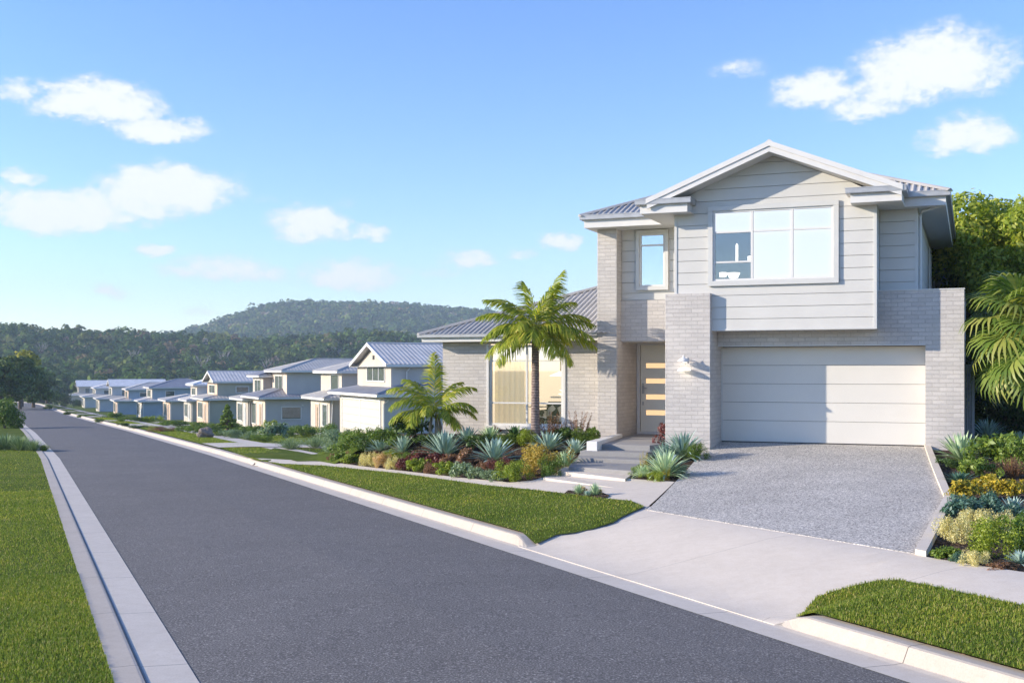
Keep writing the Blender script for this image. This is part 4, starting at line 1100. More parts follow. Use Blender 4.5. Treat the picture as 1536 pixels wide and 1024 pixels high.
for px, py, w, h, kd, mt, lab in [
    (500, 692, 18, 14, 'broad', 'brown', 'dull brown shrub at the left tip of the bed'), (511, 693, 18, 17, 'broad', 'green', 'little green shrub near the left tip of the bed'),
    (527, 695.5, 24, 18, 'broad', 'lime', 'lime shrub left of the cream flowered ones'), (547, 698, 17, 20, 'fine', 'cream', 'leftmost cream shrub along the path edge'),
    (561, 699.5, 20, 23, 'fine', 'cream', 'second cream shrub along the path edge'), (575, 701, 22, 24, 'fine', 'peach', 'peach shrub among the cream ones'),
    (591, 703, 22, 20, 'fine', 'cream', 'whitest cream shrub beside the maroon ones'), (606, 705, 24, 22, 'broad', 'maroon', 'front maroon shrub beside the cream one'),
    (628, 707, 26, 23, 'broad', 'lime', 'fresh green shrub right of the front maroon one'), (646, 709, 20, 17, 'fine', 'brown', 'brownish low shrub between two green ones at the path'),
    (671, 712, 34, 23, 'broad', 'lime', 'wide lime shrub halfway along the path edge'), (697, 715, 32, 26, 'broad', 'greyg', 'grey-green shrub right of the wide lime one'),
    (715, 718, 22, 22, 'broad', 'greyg', 'second grey-green shrub toward the steps'), (733, 719, 20, 18, 'round', 'greyg', 'small dense grey-green shrub at the path'),
    (748, 721, 26, 20, 'broad', 'greyg', 'grey-green shrub touching the golden one'), (773, 722, 44, 34, 'fine', 'lime', 'yellow-green feathery shrub at the corner of the bed'),
    (806, 712, 56, 48, 'fine', 'gold', 'large golden feathery shrub beside the steps'), (824, 715, 30, 34, 'fine', 'green', 'green feathery shrub under the golden one'),
    (540, 688, 30, 16, 'fine', 'brown', 'low reddish groundcover at the left of the bed'), (562, 689, 26, 14, 'fine', 'maroon', 'low maroon groundcover behind the cream shrubs'),
    (590, 692, 34, 20, 'fine', 'lime', 'yellow-green mound below the left agaves'), (612, 694, 28, 18, 'fine', 'green', 'green mound between agaves and maroon shrubs'),
    (630, 696, 30, 24, 'broad', 'maroon', 'maroon shrub below the largest agave, left'), (652, 697, 28, 22, 'broad', 'maroon', 'maroon shrub below the largest agave, right'),
    (676, 700, 26, 24, 'broad', 'brown', 'bronze shrub between the two big agaves'), (697, 698, 30, 32, 'broad', 'brown', 'taller bronze shrub between the two big agaves'),
    (662, 704, 22, 14, 'broad', 'maroon', 'small maroon patch above the wide lime shrub'), (728, 706, 26, 16, 'fine', 'brown', 'rusty low shrub in front of the second big agave'),
    (752, 706, 30, 22, 'fine', 'maroon', 'rusty shrub left of the golden one'), (600, 668, 30, 18, 'round', 'green', 'green mound behind the left agaves'),
    (640, 668, 36, 20, 'round', 'dark', 'dark mound at the foot of the small palm'), (765, 668, 30, 20, 'fine', 'green', 'green mound in front of the dark aloe'),
    (790, 668, 34, 26, 'fine', 'lime', 'bright green mound left of the palm trunk'), (720, 672, 40, 24, 'broad', 'dark', 'dark leafy shrub behind the second big agave'),
    (843, 662, 40, 26, 'broad', 'dark', 'dark shrub below the right window corner'), (872, 663, 40, 22, 'fine', 'green', 'bright green mound behind the white planter edge'),
    (890, 660, 20, 22, 'broad', 'green', 'leafy green shrub touching the left pillar'), (745, 650, 18, 16, 'broad', 'maroon', 'small maroon shrub under the window sill'),
    (1000, 668, 30, 38, 'broad', 'maroon', 'dark red shrub beside the landing'), (985, 722, 28, 18, 'fine', 'lime', 'yellow-green tuft at the front of the bed right of the steps'),
    (960, 712, 30, 16, 'fine', 'green', 'green tuft at the left corner of that bed by the steps'), (1045, 690, 30, 28, 'fine', 'green', 'green mound spilling onto the gravel drive'),
    (1015, 714, 24, 20, 'fine', 'greyg', 'grey-green tuft beside the gravel edge'),
    (1455, 682, 40, 30, 'round', 'dark', 'dark leafy shrub behind the right agaves'), (1500, 700, 60, 55, 'broad', 'green', 'broad green shrub under the fan palm'),
    (1468, 715, 44, 34, 'broad', 'green', 'green shrub above the yellow leaved one'), (1530, 706, 54, 60, 'round', 'green', 'tall green shrub at the right edge of the photo'),
    (1445, 748, 44, 36, 'broad', 'yellow', 'yellow leaved shrub nearest the driveway edging'), (1480, 738, 40, 34, 'broad', 'yellow', 'yellow leaved shrub in the middle of the right bed'),
    (1516, 745, 44, 34, 'broad', 'yellow', 'yellow leaved shrub at the right edge'), (1520, 715, 50, 30, 'twig', 'brown', 'dry twiggy shrub above the yellow leaves'),
    (1450, 775, 50, 38, 'broad', 'teal', 'dark teal shrub beside the edging corner'), (1490, 775, 44, 44, 'round', 'teal', 'blue-green rounded shrub behind the cream flowers'),
    (1530, 785, 40, 34, 'broad', 'teal', 'teal shrub at the right edge below the yellow one'),
    (1433, 812, 46, 40, 'fine', 'cream', 'cream flowering shrub nearest the driveway edging'), (1463, 800, 44, 40, 'fine', 'cream', 'cream flowering shrub farther from the edging'),
    (1502, 798, 50, 34, 'fine', 'cream', 'wide cream shrub at the right of the flowering pair'), (1488, 836, 74, 62, 'fine', 'lime', 'large bright green feathery shrub near the path'),
    (1532, 826, 50, 60, 'broad', 'green', 'green shrub at the right edge above the path'), (1460, 848, 34, 26, 'fine', 'cream', 'small yellow-cream shrub at the path'),
    (1420, 838, 40, 24, 'broad', 'green', 'low green shrub in the corner of edging and path'), (1440, 843, 26, 18, 'fine', 'teal', 'tiny teal shrub at the path beside the edging'),
    (1500, 852, 30, 12, 'broad', 'brown', 'low brown litter plant at the edge of the path'), (1425, 700, 24, 18, 'round', 'dark', 'small dark shrub beside the upper edging')]:
    bush_px(px, py, w, h, kd, mt, lab, 'shrubs in the front garden beds')
for px, py, h, lab in ((822, 662, 46, 'bronze flower spikes below the right end of the window'), (869, 658, 40, 'bronze flower spikes against the wall beside the left pillar'), (838, 660, 30, 'short bronze spikes between the two taller bronze clumps')):
    x, y = ray(px, py); plant('flower_spikes', SPK, 'brown', x, y, h*y/F/.55, h*y/F/.6, lab, 'flowers', 'bronze flower spikes')
x, y = ray(965, 714); plant('flower_spikes', SPK, 'gold', x, y, .5, .9, 'orange flower spike among the agaves beside the steps', 'flowers')
x, y = ray(999, 718); plant('flower_spikes', SPK, 'yellow', x, y, .4, .55, 'short yellow flower spikes in front of the big pale agave', 'flowers')
x, y = ray(918, 700); 
g_ = bpy.data.objects.new('succulent', retint(AG[0], L['cream'])); col.objects.link(g_); u_, d_ = px_h(917, 697, -2.2); xw, yw = hxy(u_, d_)
g_.location = (xw, yw, -2.2); g_.scale = (.22, .22, .35); tag(g_, 'tiny cream succulent sitting on the lower step', 'succulent')

# ---- gardens of the neighbours
MID = [
 (538, 668, 50, 24, 'round', 'green', 'rounded green hedge shrub left of the white garage'), (560, 663, 40, 26, 'round', 'green', 'green shrub directly in front of the left white garage door'),
 (520, 665, 34, 24, 'round', 'green', 'green shrub between the white garage and its neighbour'), (583, 662, 40, 26, 'round', 'green', 'green shrub in front of the right white garage door'),
 (614, 655, 50, 40, 'broad', 'dark', 'dark leafy shrub behind the small palm'), (497, 668, 44, 26, 'fine', 'greyg', 'grey-green shrub beside the lawn below the narrow house'),
 (473, 672, 44, 18, 'twig', 'greyg', 'wispy grey shrub left of the grey-green one'), (436, 674, 46, 18, 'twig', 'greyg', 'leftmost wispy grey shrub beside the driveway'),
 (492, 654, 30, 22, 'round', 'green', 'round shrub below the entry of the narrow house'), (470, 654, 28, 18, 'round', 'lime', 'bright shrub left of the entry of the narrow house'),
 (452, 655, 30, 20, 'round', 'green', 'green shrub in front of the dark painted side recess'), (430, 655, 26, 16, 'fine', 'green', 'small green shrub below the side window of the blue-grey house'),
 (412, 656, 36, 26, 'broad', 'greyg', 'larger grey-green shrub left of the blue-grey house'), (407, 646, 20, 18, 'round', 'lime', 'bright lime shrub against the grey side wall'),
 (390, 650, 26, 14, 'round', 'dark', 'dark shrub below the tan door of the blue-grey house'), (372, 652, 30, 14, 'fine', 'green', 'low green shrub at the corner of the driveway'),
 (375, 660, 36, 14, 'twig', 'greyg', 'wispy shrub above the wide driveway'), (350, 657, 34, 14, 'fine', 'greyg', 'pale low shrub right of the boulder'),
 (395, 662, 30, 12, 'fine', 'green', 'flat green shrub on the lawn before the driveway'), (333, 654, 30, 12, 'fine', 'dark', 'dark low shrub beside the boulder'),
 (293, 650, 24, 13, 'round', 'green', 'round green shrub left of the boulder'), (278, 648, 22, 11, 'round', 'green', 'second round green shrub left of the boulder'),
 (300, 642, 24, 12, 'round', 'green', 'green shrub below the tan front door'), (268, 640, 20, 10, 'round', 'dark', 'dark shrub in front of the white roofed house'),
 (252, 639, 20, 9, 'round', 'green', 'green shrub before the flat roofed house'), (225, 634, 26, 13, 'round', 'lime', 'bright shrub at the corner of the broad hip roofed house'),
 (205, 632, 16, 8, 'round', 'dark', 'dark shrub below the three tall windows'), (185, 632, 18, 8, 'round', 'green', 'green shrub on the strip before the three tall windows'),
 (172, 627, 26, 10, 'round', 'green', 'green hedge before the pointed hip roofed house'), (240, 647, 34, 7, 'fine', 'brown', 'low brown groundcover along the far footpath'),
 (205, 642, 26, 5, 'fine', 'dark', 'dark low groundcover near the far kerb'), (355, 645, 24, 14, 'round', 'green', 'green shrub below the slim house'),
 (322, 648, 20, 12, 'broad', 'dark', 'dark shrub at the foot of the small conifer'), (148, 634, 12, 7, 'round', 'dark', 'dark ball shrub near the kerb in the distance'),
 (186, 640, 12, 7, 'round', 'dark', 'dark ball shrub beside the farthest crossing path'), (100, 622, 10, 6, 'round', 'dark', 'tiny dark shrub near the road bend'),
 (75, 613, 16, 7, 'round', 'green', 'small green shrub at the end of the right kerb'), (120, 626, 10, 5, 'round', 'green', 'tiny green shrub between two far driveways'),
 (90, 602, 22, 9, 'round', 'dark', 'dark hedge before the last house'), (118, 610, 18, 12, 'round', 'dark', 'dark hedge clump below the white walled house'),
 (545, 680, 34, 20, 'fine', 'green', 'green mound on the near lawn left of the agaves'), (521, 682, 40, 22, 'round', 'green', 'round green shrub just behind the left tip of the near bed'), (560, 674, 40, 24, 'round', 'dark', 'dark shrub between the leftmost agave and the garage hedge'), (500, 678, 34, 16, 'fine', 'greyg', 'pale green mound at the edge of the neighbouring lawn'), (355, 636, 12, 10, 'broad', 'teal', 'bluish shrub beside the small conifer')]
for px, py, w, h, kd, mt, lab in MID: bush_px(px, py, w, h, kd, mt, lab, 'shrubs in the neighbouring gardens')
# boulder
x, y = ray(308, 656)
bm = bmesh.new(); bmesh.ops.create_icosphere(bm, subdivisions=3, radius=1)
for v in bm.verts:
    c = v.co; k = 1+.18*math.sin(c.x*3+1)*math.cos(c.y*2.7)+.12*math.sin(c.z*5+c.x*4); v.co = Vector((c.x*1.3*k, c.y*.9*k, c.z*.72*k))
me = bpy.data.meshes.new('boulder'); bm.to_mesh(me); bm.free()
o = link('boulder', me, M('grey_brown_rock', (.24, .20, .165), .9, .35, 1.5, 6, .05)); o.location = (x, y, float(T(x, y))+.2); o.scale = (.34*y/56, .34*y/56, .42*y/56)
tag(o, 'grey-brown boulder lying between shrubs beside the far footpath', 'boulder')

# ------------------------------------------------------------------ palms and trees
def frond_mesh(name, length, n, leaf, droop, el, wid=.018, seg=26, twist=.0, dens=1):
    """feather palm frond growing along +x from the origin, first rising at el"""
    p = np.zeros(3); e = el; pts = []; dirs = []
    for k in range(n+1):
        d = np.array([math.cos(e), 0, math.sin(e)]); pts.append(p.copy()); dirs.append(d); p = p+d*length/n; e -= droop/n*(.4+1.4*k/n)
    V = []; Fs = []
    sd = np.array([0, 1., 0])
    for k in range(n):
        w = .014*(1-.8*k/n); o = len(V); a, b = pts[k], pts[k+1]
        V += [a-sd*w, a+sd*w, b+sd*w*.95, b-sd*w*.95]; Fs.append((o, o+1, o+2, o+3))
        up = np.cross(dirs[k], sd)*-1
        q = k/n
        if q < .10: continue
        ln = leaf*(math.sin(math.pi*min(1, .18+q*.86))**.55)*(.9+.2*rng.random())
        for sgn in (-1, 1):
            for _ in range(dens):
                f0 = a+(b-a)*rng.random()
                fwd = .55+.5*q+rng.normal()*.07
                dv = dirs[k]*fwd+sd*sgn*(1-.35*q)+up*(.32+rng.normal()*.12); dv /= np.linalg.norm(dv)
                nrm = np.cross(dv, dirs[k]); nrm /= np.linalg.norm(nrm)+1e-9
                wv_ = np.cross(dv, nrm)*wid
                m1 = f0+dv*ln*.5; d2 = dv+np.array([0, 0, -.55-.25*rng.random()]); d2 /= np.linalg.norm(d2); t_ = m1+d2*ln*.5
                o = len(V); V += [f0-wv_*.4, f0+wv_*.4, m1+wv_, m1-wv_]; Fs.append((o, o+1, o+2, o+3))
                o = len(V); V += [m1-wv_, m1+wv_, t_+wv_*.15, t_-wv_*.15]; Fs.append((o, o+1, o+2, o+3))
    return npmesh(name, np.array(V), Fs)
def palm(px, py, D_, height, fronds, label, trunk_r=(.14, .10), lean=(0, 0), leafmat_='palm', name='palm_tree', flen=1.6, leaf=.5, clump=False, tmat='trunk'):
    x = (px-CX)/F*D_; y = D_; z = float(T(x, y))
    r = empty(name, (x, y, z), 0, label, 'palm')
    m = MB()
    if clump:
        for i in range(5):
            a = i*1.3; m.tube([(math.cos(a)*.1, math.sin(a)*.1, -.1), (math.cos(a)*.16, math.sin(a)*.16, height*.5), (math.cos(a)*.08, math.sin(a)*.08, height+.15)], [.05, .045, .02], 8)
    else:
        n = 26; pts = []; rr = []
        for i in range(n+1):
            q = i/n; pts.append((lean[0]*q*q, lean[1]*q*q, -.2+(height+.2)*q)); rr.append((trunk_r[0]*(1-q)+trunk_r[1]*q+.05*math.exp(-q*9))*(1+.05*(i % 2)))
        m.tube(pts, rr, 14)
        m.tube([(lean[0], lean[1], height-.02), (lean[0], lean[1], height+.28)], [trunk_r[1]*.95, .03], 12)
    m.build('trunk', MT[tmat], r, smooth_=True)
    for az, el, ln, dr in fronds:
        me = frond_mesh('frond', flen*ln, 30, leaf*(.85+.3*rng.random()), dr, R(el), dens=2)
        o = link('frond', me, L[leafmat_], r); o.location = (lean[0], lean[1], height+.12+(.05 if el > 40 else 0)); o.rotation_euler = (rng.normal()*.15, 0, R(az))
    return r
# az: 0 = right in the picture, 180 = left, 90 = away, -90 = toward the camera
F1 = [(25, 76, 1.05, .45), (150, 82, .85, .6), (60, 60, .8, 1.2), (178, 36, 1.06, 1.15), (160, 58, .95, 1.2), (196, 12, 1.0, 1.1), (172, -8, .98, .9), (215, -22, .95, .8), (235, 6, .8, 1.4), (-95, 20, .75, 1.7),
      (-60, -10, .8, 1.2), (4, 38, 1.0, 1.3), (-16, 12, 1.05, 1.0), (20, 56, .85, 1.1), (-8, 0, 1.1, .8), (-30, -18, .95, 1.0), (90, 30, .9, 1.3), (130, 20, .9, 1.3), (-120, 35, .7, 1.8), (40, 10, .9, 1.2), (182, 24, .9, 1.5)]
F1 = [(a, e, l*1.04, d) for a, e, l, d in F1]+[(176, 48, 1.05, .9), (-150, -5, .9, 1.0), (10, 24, 1.1, .9), (-35, 22, .9, 1.5), (-40, 74, .9, .8)]
palm(803, 665, 29.6, 2.85, F1, 'tall single trunk palm tree in front of the lit window', (.115, .09), flen=1.55, leaf=.56)
F2 = [(100, 82, 1.15, .3), (170, 60, 1.1, 1.6), (150, 70, 1, 1.3), (10, 62, 1.0, 1.5), (35, 68, .9, 1.2), (-20, 40, .95, 1.6), (200, 42, 1.0, 1.7), (230, 30, .8, 1.8), (-60, 30, .8, 1.9), (-100, 40, .8, 1.8), (0, 28, .9, 1.6), (185, 20, .95, 1.4), (-130, 15, .8, 1.4), (-40, 8, .8, 1.3)]
palm(652, 645, 31.2, .5, F2, 'small clumping palm with bright drooping fronds at the wing corner', flen=1.5, leaf=.46, clump=True, tmat='palebark', leafmat_='palm')

def fan_leaf(name, rad=.9, n=34, spread=300):
    V = []; Fs = []
    for i in range(n):
        a = R(-spread/2+spread*i/(n-1)); d = np.array([math.cos(a), math.sin(a), 0]); sd = np.array([-math.sin(a), math.cos(a), 0])
        ln = rad*(.75+.25*math.cos(a*.55))*(.95+.1*rng.random()); w = ln*math.tan(R(spread/n/2))*.62
        p0 = d*.03; p1 = d*ln*.55+np.array([0, 0, .06+.03*(i % 2)]); p2 = d*ln*.85+np.array([0, 0, -.02]); p3 = d*ln+np.array([0, 0, -.16-.12*rng.random()])
        o = len(V); V += [p0-sd*.004, p0+sd*.004, p1+sd*w, p1-sd*w, p2+sd*w*.55, p2-sd*w*.55, p3+sd*.004, p3-sd*.004]
        Fs += [(o, o+1, o+2, o+3), (o+3, o+2, o+4, o+5), (o+5, o+4, o+6, o+7)]
    return npmesh(name, np.array(V), Fs)
FL = [fan_leaf('fan_leaf') for _ in range(3)]
def fan_palm(px, D_, zc, label, n=30, R0=1.0):
    x = (px-CX)/F*D_; z = float(T(x, D_)); h = zc-z
    r = empty('fan_palm', (x, D_, z), 0, label, 'palm')
    m = MB(); m.tube([(0, 0, -.2), (.03, 0, h*.5), (0, 0, h)], [.2, .15, .16], 12); m.build('trunk', MT['bark'], r, smooth_=True)
    for i in range(n):
        az = i*2.39996; el = R(70-125*(i/n)); st_ = .9+.3*random.random()
        d = Vector((math.cos(az)*math.cos(el), math.sin(az)*math.cos(el), math.sin(el)))
        e = d*st_+Vector((0, 0, -.15*st_))
        m = MB(); m.tube([(0, 0, h), tuple(Vector((0, 0, h))+d*st_*.55), tuple(Vector((0, 0, h))+e)], [.02, .013, .01], 5); pt = m.build('leaf_stem', L['fan'], r)
        o = bpy.data.objects.new('fan_leaf', retint(FL[i % 3], L['fan'])); col.objects.link(o); o.parent = r
        dn = Vector((d.x, d.y, d.z-.55)).normalized(); upv = Vector((0, 0, 1)); sdv = upv.cross(dn).normalized(); nv = dn.cross(sdv)
        mt = Matrix((dn, sdv, nv)).transposed(); mt = mt @ Matrix.Rotation(random.uniform(-.5, .5), 3, 'X')
        o.rotation_euler = mt.to_euler(); o.location = Vector((0, 0, h))+e; o.scale = (R0,)*3
fan_palm(1560, 25.9, .95, 'fan palm with hanging folded leaves at the right edge beside the house', 44, 1.0)

def tree(px, D_, trunk_h, lobes, n, leafsz, mat, label, name='tree', group=None, bark='bark', jit=.9, inner=.55, cat='tree', z=None, n_limb=7):
    x = (px-CX)/F*D_; z = float(T(x, D_)) if z is None else z
    r = empty(name, (x, D_, z), 0, label, cat, group)
    m = MB(); rad = trunk_h*.06+.05
    m.tube([(0, 0, -.3), (.05, .02, trunk_h*.5), (0, 0, trunk_h)], [rad*1.3, rad, rad*.8], 9)
    for i in range(min(n_limb, len(lobes))):
        l_ = lobes[i]; a = Vector((0, 0, trunk_h*.8)); b = Vector(l_[:3]); c = (a+b)/2+Vector((0, 0, -.15*(b-a).length))
        m.tube([a, c, b], [rad*.55, rad*.35, rad*.1], 6)
        for k in range(3):
            e = b+Vector((random.uniform(-1, 1)*l_[3]*.7, random.uniform(-1, 1)*l_[4]*.7, random.uniform(-.2, .8)*l_[5])); m.tube([c, (c+e)/2+Vector((0, 0, .1)), e], [rad*.2, rad*.12, rad*.04], 5)
    m.build('trunk', MT[bark], r)
    v, f_ = cloud(lobes, n, leafsz, jit, inner)
    link('crown', npmesh('crown', v, f_), L[mat], r)
    return r
def lobes(n, R1, h0, h1, rl, flat=.75, off=(0, 0)):
    out = []
    for i in range(n):
        a = rng.random()*6.28; q = rng.random()**.5; zz = h0+(h1-h0)*rng.random(); k = 1-.55*((zz-h0)/(h1-h0+1e-6))**2
        s_ = rl*(.65+.6*rng.random()); out.append((math.cos(a)*R1*q*k+off[0], math.sin(a)*R1*q*k+off[1], zz, s_, s_, s_*flat))
    return out
tree(1500, 36, 2.4, lobes(74, 2.7, 1.0, 6.9, .75), 70000, .085, 'tree', 'big leafy tree with sunlit yellow-green crown behind the fan palm')
tree(1590, 33, 2.4, lobes(50, 2.4, 1.4, 6.9, .8), 40000, .085, 'tree', 'leafy tree cut by the right edge of the photo, half outside it')
tree(1462, 40, 1.8, lobes(42, 1.6, .3, 5.9, .65), 26000, .085, 'tree', 'smaller tree filling the gap beside the upper balcony wall')
tree(1520, 31, .8, lobes(22, 1.9, .0, 2.6, .6), 12000, .07, 'dark', 'dark bushy tree in the shade behind the fan palm')
# trees at the left where the road bends
LT = 'trees at the far bend of the road'
tree(30, 175, 3, lobes(26, 3.2, 2, 7.0, 1.3), 5000, .30, 'treefar', 'dark green tree at the left bend beside the road', group=LT)
tree(0, 165, 3, lobes(26, 3.8, 2, 6.8, 1.4), 5000, .30, 'treefar', 'dark tree at the left edge of the photo', group=LT)
tree(50, 190, 3, lobes(22, 2.2, 1, 6.4, 1.1), 4000, .30, 'treefar', 'dark narrow tree nearest the road bend', group=LT)
tree(32, 200, 4.5, lobes(20, 3.2, 4.5, 9.0, 1.3), 4000, .32, 'treeyel', 'yellow crowned tree rising over the dark ones at the left', group=LT)
tree(-45, 170, 3, lobes(26, 5, 2, 10, 1.7), 4000, .34, 'treefar', 'dark tree beyond the left edge beside the others', group=LT)
tree(70, 260, 3, lobes(16, 3.4, 1, 6, 1.5), 2500, .34, 'treefar', 'small green tree behind the road bend', group=LT)
x, y = ray(4, 626)
tree(6, 78, .4, lobes(22, 1.15, .2, 1.6, .5, .8), 6000, .075, 'green', 'round green bush on the left lawn cut by the photo edge', name='shrub', cat='shrub')
for px, py, s_, lab in ((8, 674, 1.5, 'tall grass tussock at the left photo edge'), (30, 675, 1.4, 'tall grass tussock second from the left edge'), (50, 676, 1.1, 'tall grass tussock third from the left edge'), (66, 676.5, .7, 'small grass tussock beside the left kerb'), (-14, 674, 1.4, 'tall grass tussock beyond the left edge')):
    x, y = ray(px, py); plant('grass_tussock', TUS, 'lime' if s_ < 1 else 'greyg', x, y, s_, s_*.95, lab, 'grass tussock', 'tussocks on the left lawn')
# small conifer
x_, y_ = ray(341, 650)
cl_ = [(math.cos(i*2.4)*.9*(1-i/26), math.sin(i*2.4)*.9*(1-i/26), .5+i*.12, .55*(1-i/30), .55*(1-i/30), .16) for i in range(24)]
cn = tree(341, y_+18, 2.0, cl_, 5000, .10, 'green', 'small conifer with tiered branches before the tan door house', name='conifer', jit=1.2); cn.scale = (.62, .62, .62)
# street trees behind the roofs
for i, (px, D_, lab) in enumerate(((620, 120, 'green tree behind the gabled garage house'), (470, 150, 'tree standing behind the narrow and blue-grey houses'), (95, 330, 'distant tree above the last roofs'), (120, 440, 'distant tree right of the last roofs'), (75, 420, 'distant tree left of the last roofs'))):
    tree(px, D_, 2, lobes(14, 2.4, 1, 3.6, 1.1), 1800, .3, 'treefar', lab, group='trees behind the row of houses')

# ------------------------------------------------------------------ forest on the hills: one mass
def forest(name, N, ymin, ymax, pxlo, pxhi, crown, q, leafs, seed, hh=1.0):
    g = np.random.default_rng(seed)
    yy = np.sqrt(ymin**2+(ymax**2-ymin**2)*g.random(N)); px = pxlo+(pxhi-pxlo)*g.random(N); xx = (px-CX)/F*yy
    zz = T(xx, yy)-.1
    R0 = crown*(.6+.8*g.random(N)); H0 = R0*(.8+.5*g.random(N))*hh
    k = np.repeat(np.arange(N), q)
    nl = 5; lc = g.normal(size=(N, nl, 3))*np.array([.42, .42, .30]); li = g.integers(0, nl, N*q)
    d = g.normal(size=(N*q, 3)); d /= np.linalg.norm(d, axis=1, keepdims=True); d[:, 2] = np.abs(d[:, 2])*1.0-.15
    loc = lc[k, li]+d*.55*(.85+.2*g.random((N*q, 1)))
    cen = np.stack([xx, yy, zz+H0*1.15], 1)
    pos = cen[k]+loc*np.stack([R0, R0, H0], 1)[k]
    nr = d+g.normal(size=d.shape)*.35+np.array([0, 0, .2])
    sz = leafs*R0[k]*(.6+.8*g.random(N*q))
    global rng
    keep, rng = rng, g
    v, f_ = leaf_quads(pos, nr, sz, .75)
    rng = keep
    ti = g.random(N)**1.15
    ti = np.where(g.random(N) < .05, .9+.1*g.random(N), ti*.88)
    me = npmesh(name, v, f_, np.repeat(ti[k], 4)); return me
o = link('forest', forest('forest', 7500, 400, 770, -260, 900, 3.6, 80, .22, 3), MT['forest']); tag(o, 'dense green forest covering the nearer hillside behind the houses', 'forest', kind='stuff')
o = link('forest', forest('forest', 17000, 800, 1720, 120, 1100, 5.6, 34, .29, 5, .75), MT['forest']); tag(o, 'hazy forest covering the distant flat-topped mountain', 'forest', kind='stuff')
# bare gum trees poking out of the forest
def gum(px, D_, h, label):
    x = (px-CX)/F*D_; z = float(T(x, D_))
    r = empty('bare_tree', (x, D_, z), 0, label, 'tree', 'pale bare gum trees in the forest')
    m = MB(); m.tube([(0, 0, 0), (.3, 0, h*.55)], [.4, .25], 6)
    for i in range(9):
        a = i*2.4; e = Vector((math.cos(a)*h*.3, math.sin(a)*h*.3, h*(.75+.25*random.random()))); c = Vector((.3, 0, h*.5))
        m.tube([c, (c+e)/2+Vector((0, 0, -h*.05)), e], [.2, .14, .05], 5); f2 = (c+e)/2; m.tube([f2, f2+Vector((math.sin(a)*h*.15, math.cos(a)*h*.1, h*.22))], [.12, .04], 5)
    m.build('trunk', MT['palebark'], r)
gum(303, 520, 14, 'pale bare gum tree at left of the middle hillside'); gum(335, 560, 12, 'pale bare gum tree above the olive-sided house'); gum(400, 540, 12, 'pale bare gum tree above the blue-grey house roof'); gum(62, 560, 12, 'pale bare gum tree on the left hillside'); gum(200, 560, 12, 'pale bare gum tree on the hillside above the far houses')

# ------------------------------------------------------------------ grass blades
def inside(poly, x, y):
    p = np.array(poly); c = np.zeros(len(x), bool); j = len(p)-1
    for i in range(len(p)):
        xi, yi = p[i]; xj, yj = p[j]
        with np.errstate(divide='ignore', invalid='ignore'):
            cond = ((yi > y) != (yj > y)) & (x < (xj-xi)*(y-yi)/(yj-yi+1e-12)+xi)
        c ^= cond; j = i
    return c
def grass(x, y, h, w, zoff=.0):
    n = len(x); z = T(x, y)+zoff
    a = rng.random(n)*6.283; lean = rng.random(n)**1.0*1.1; hh = h*(.45+.75*rng.random(n))
    dx = np.cos(a); dy = np.sin(a); b = np.stack([x, y, z], 1)
    sd = np.stack([-dy, dx, np.zeros(n)], 1)*(w*.5)[:, None] if hasattr(w, '__len__') else np.stack([-dy, dx, np.zeros(n)], 1)*w*.5
    mid = b+np.stack([dx*lean*hh*.30, dy*lean*hh*.30, hh*.6], 1); tip = b+np.stack([dx*lean*hh*.95, dy*lean*hh*.95, hh*(1-.35*lean)], 1)
    v = np.stack([b-sd, b+sd, mid+sd*.8, mid-sd*.8, tip], 1).reshape(-1, 3)
    k = np.arange(n)*5
    t = np.concatenate([np.stack([k, k+1, k+2], 1), np.stack([k, k+2, k+3], 1), np.stack([k+3, k+2, k+4], 1)])
    return npmesh('grass', v, t, per=3)
def scatter_st(s0, s1, t0, t1, n):
    s = s0+(s1-s0)*rng.random(n); t = t0+(t1-t0)*rng.random(n); to = t+offs(s)
    return SV[0]*s+TV[0]*to, SV[1]*s+TV[1]*to
def scatter_poly(poly, n, lo=0):
    p = np.array(poly); x = p[:, 0].min()+(np.ptp(p[:, 0]))*rng.random(n); y = p[:, 1].min()+np.ptp(p[:, 1])*rng.random(n)
    m_ = inside(poly, x, y); return x[m_], y[m_]
def seen(x, y, mar=60):
    px = CX+F*x/y; py = HY-F*T(x, y)/y; return (px > -mar) & (px < 1536+mar) & (py < 1024+mar*2) & (y > 4)
def lawn_blades(x, y, label, h=.05, zoff=0):
    k = seen(x, y); x, y = x[k], y[k]
    me = grass(x, y, h, .0038+y*.00022, zoff); o = link('grass', me, MT['blades']); tag(o, label, 'grass', kind='stuff')
X1, Y1 = scatter_st(6, 16, -6, .71, 300000); X2, Y2 = scatter_st(16, 30, -14, .71, 210000); X3, Y3 = scatter_st(30, 62, -30, .71, 160000)
lawn_blades(np.concatenate([X1, X2, X3]), np.concatenate([Y1, Y2, Y3]), 'mown grass of the wide lawn left of the road', .036, .0)
ax, ay = scatter_poly(lawn_poly1, 210000); lawn_blades(ax, ay, 'mown grass of the verge between the road and the footpath', .036, .03)
ax, ay = scatter_poly(lawn_poly2, 260000); lawn_blades(ax, ay, 'mown grass of the verge at the bottom right corner', .04, .03)
clip_poly(far_lawn, .02, 'lawn', MT['turf'], 1.0)
ax, ay = scatter_st(42, 110, 7.4, 9.0, 30000); bx_, by_ = scatter_st(42, 110, 10.1, 20, 60000)
lawn_blades(np.concatenate([ax, bx_]), np.concatenate([ay, by_]), 'grass of the neighbouring front lawns', .05, .0)

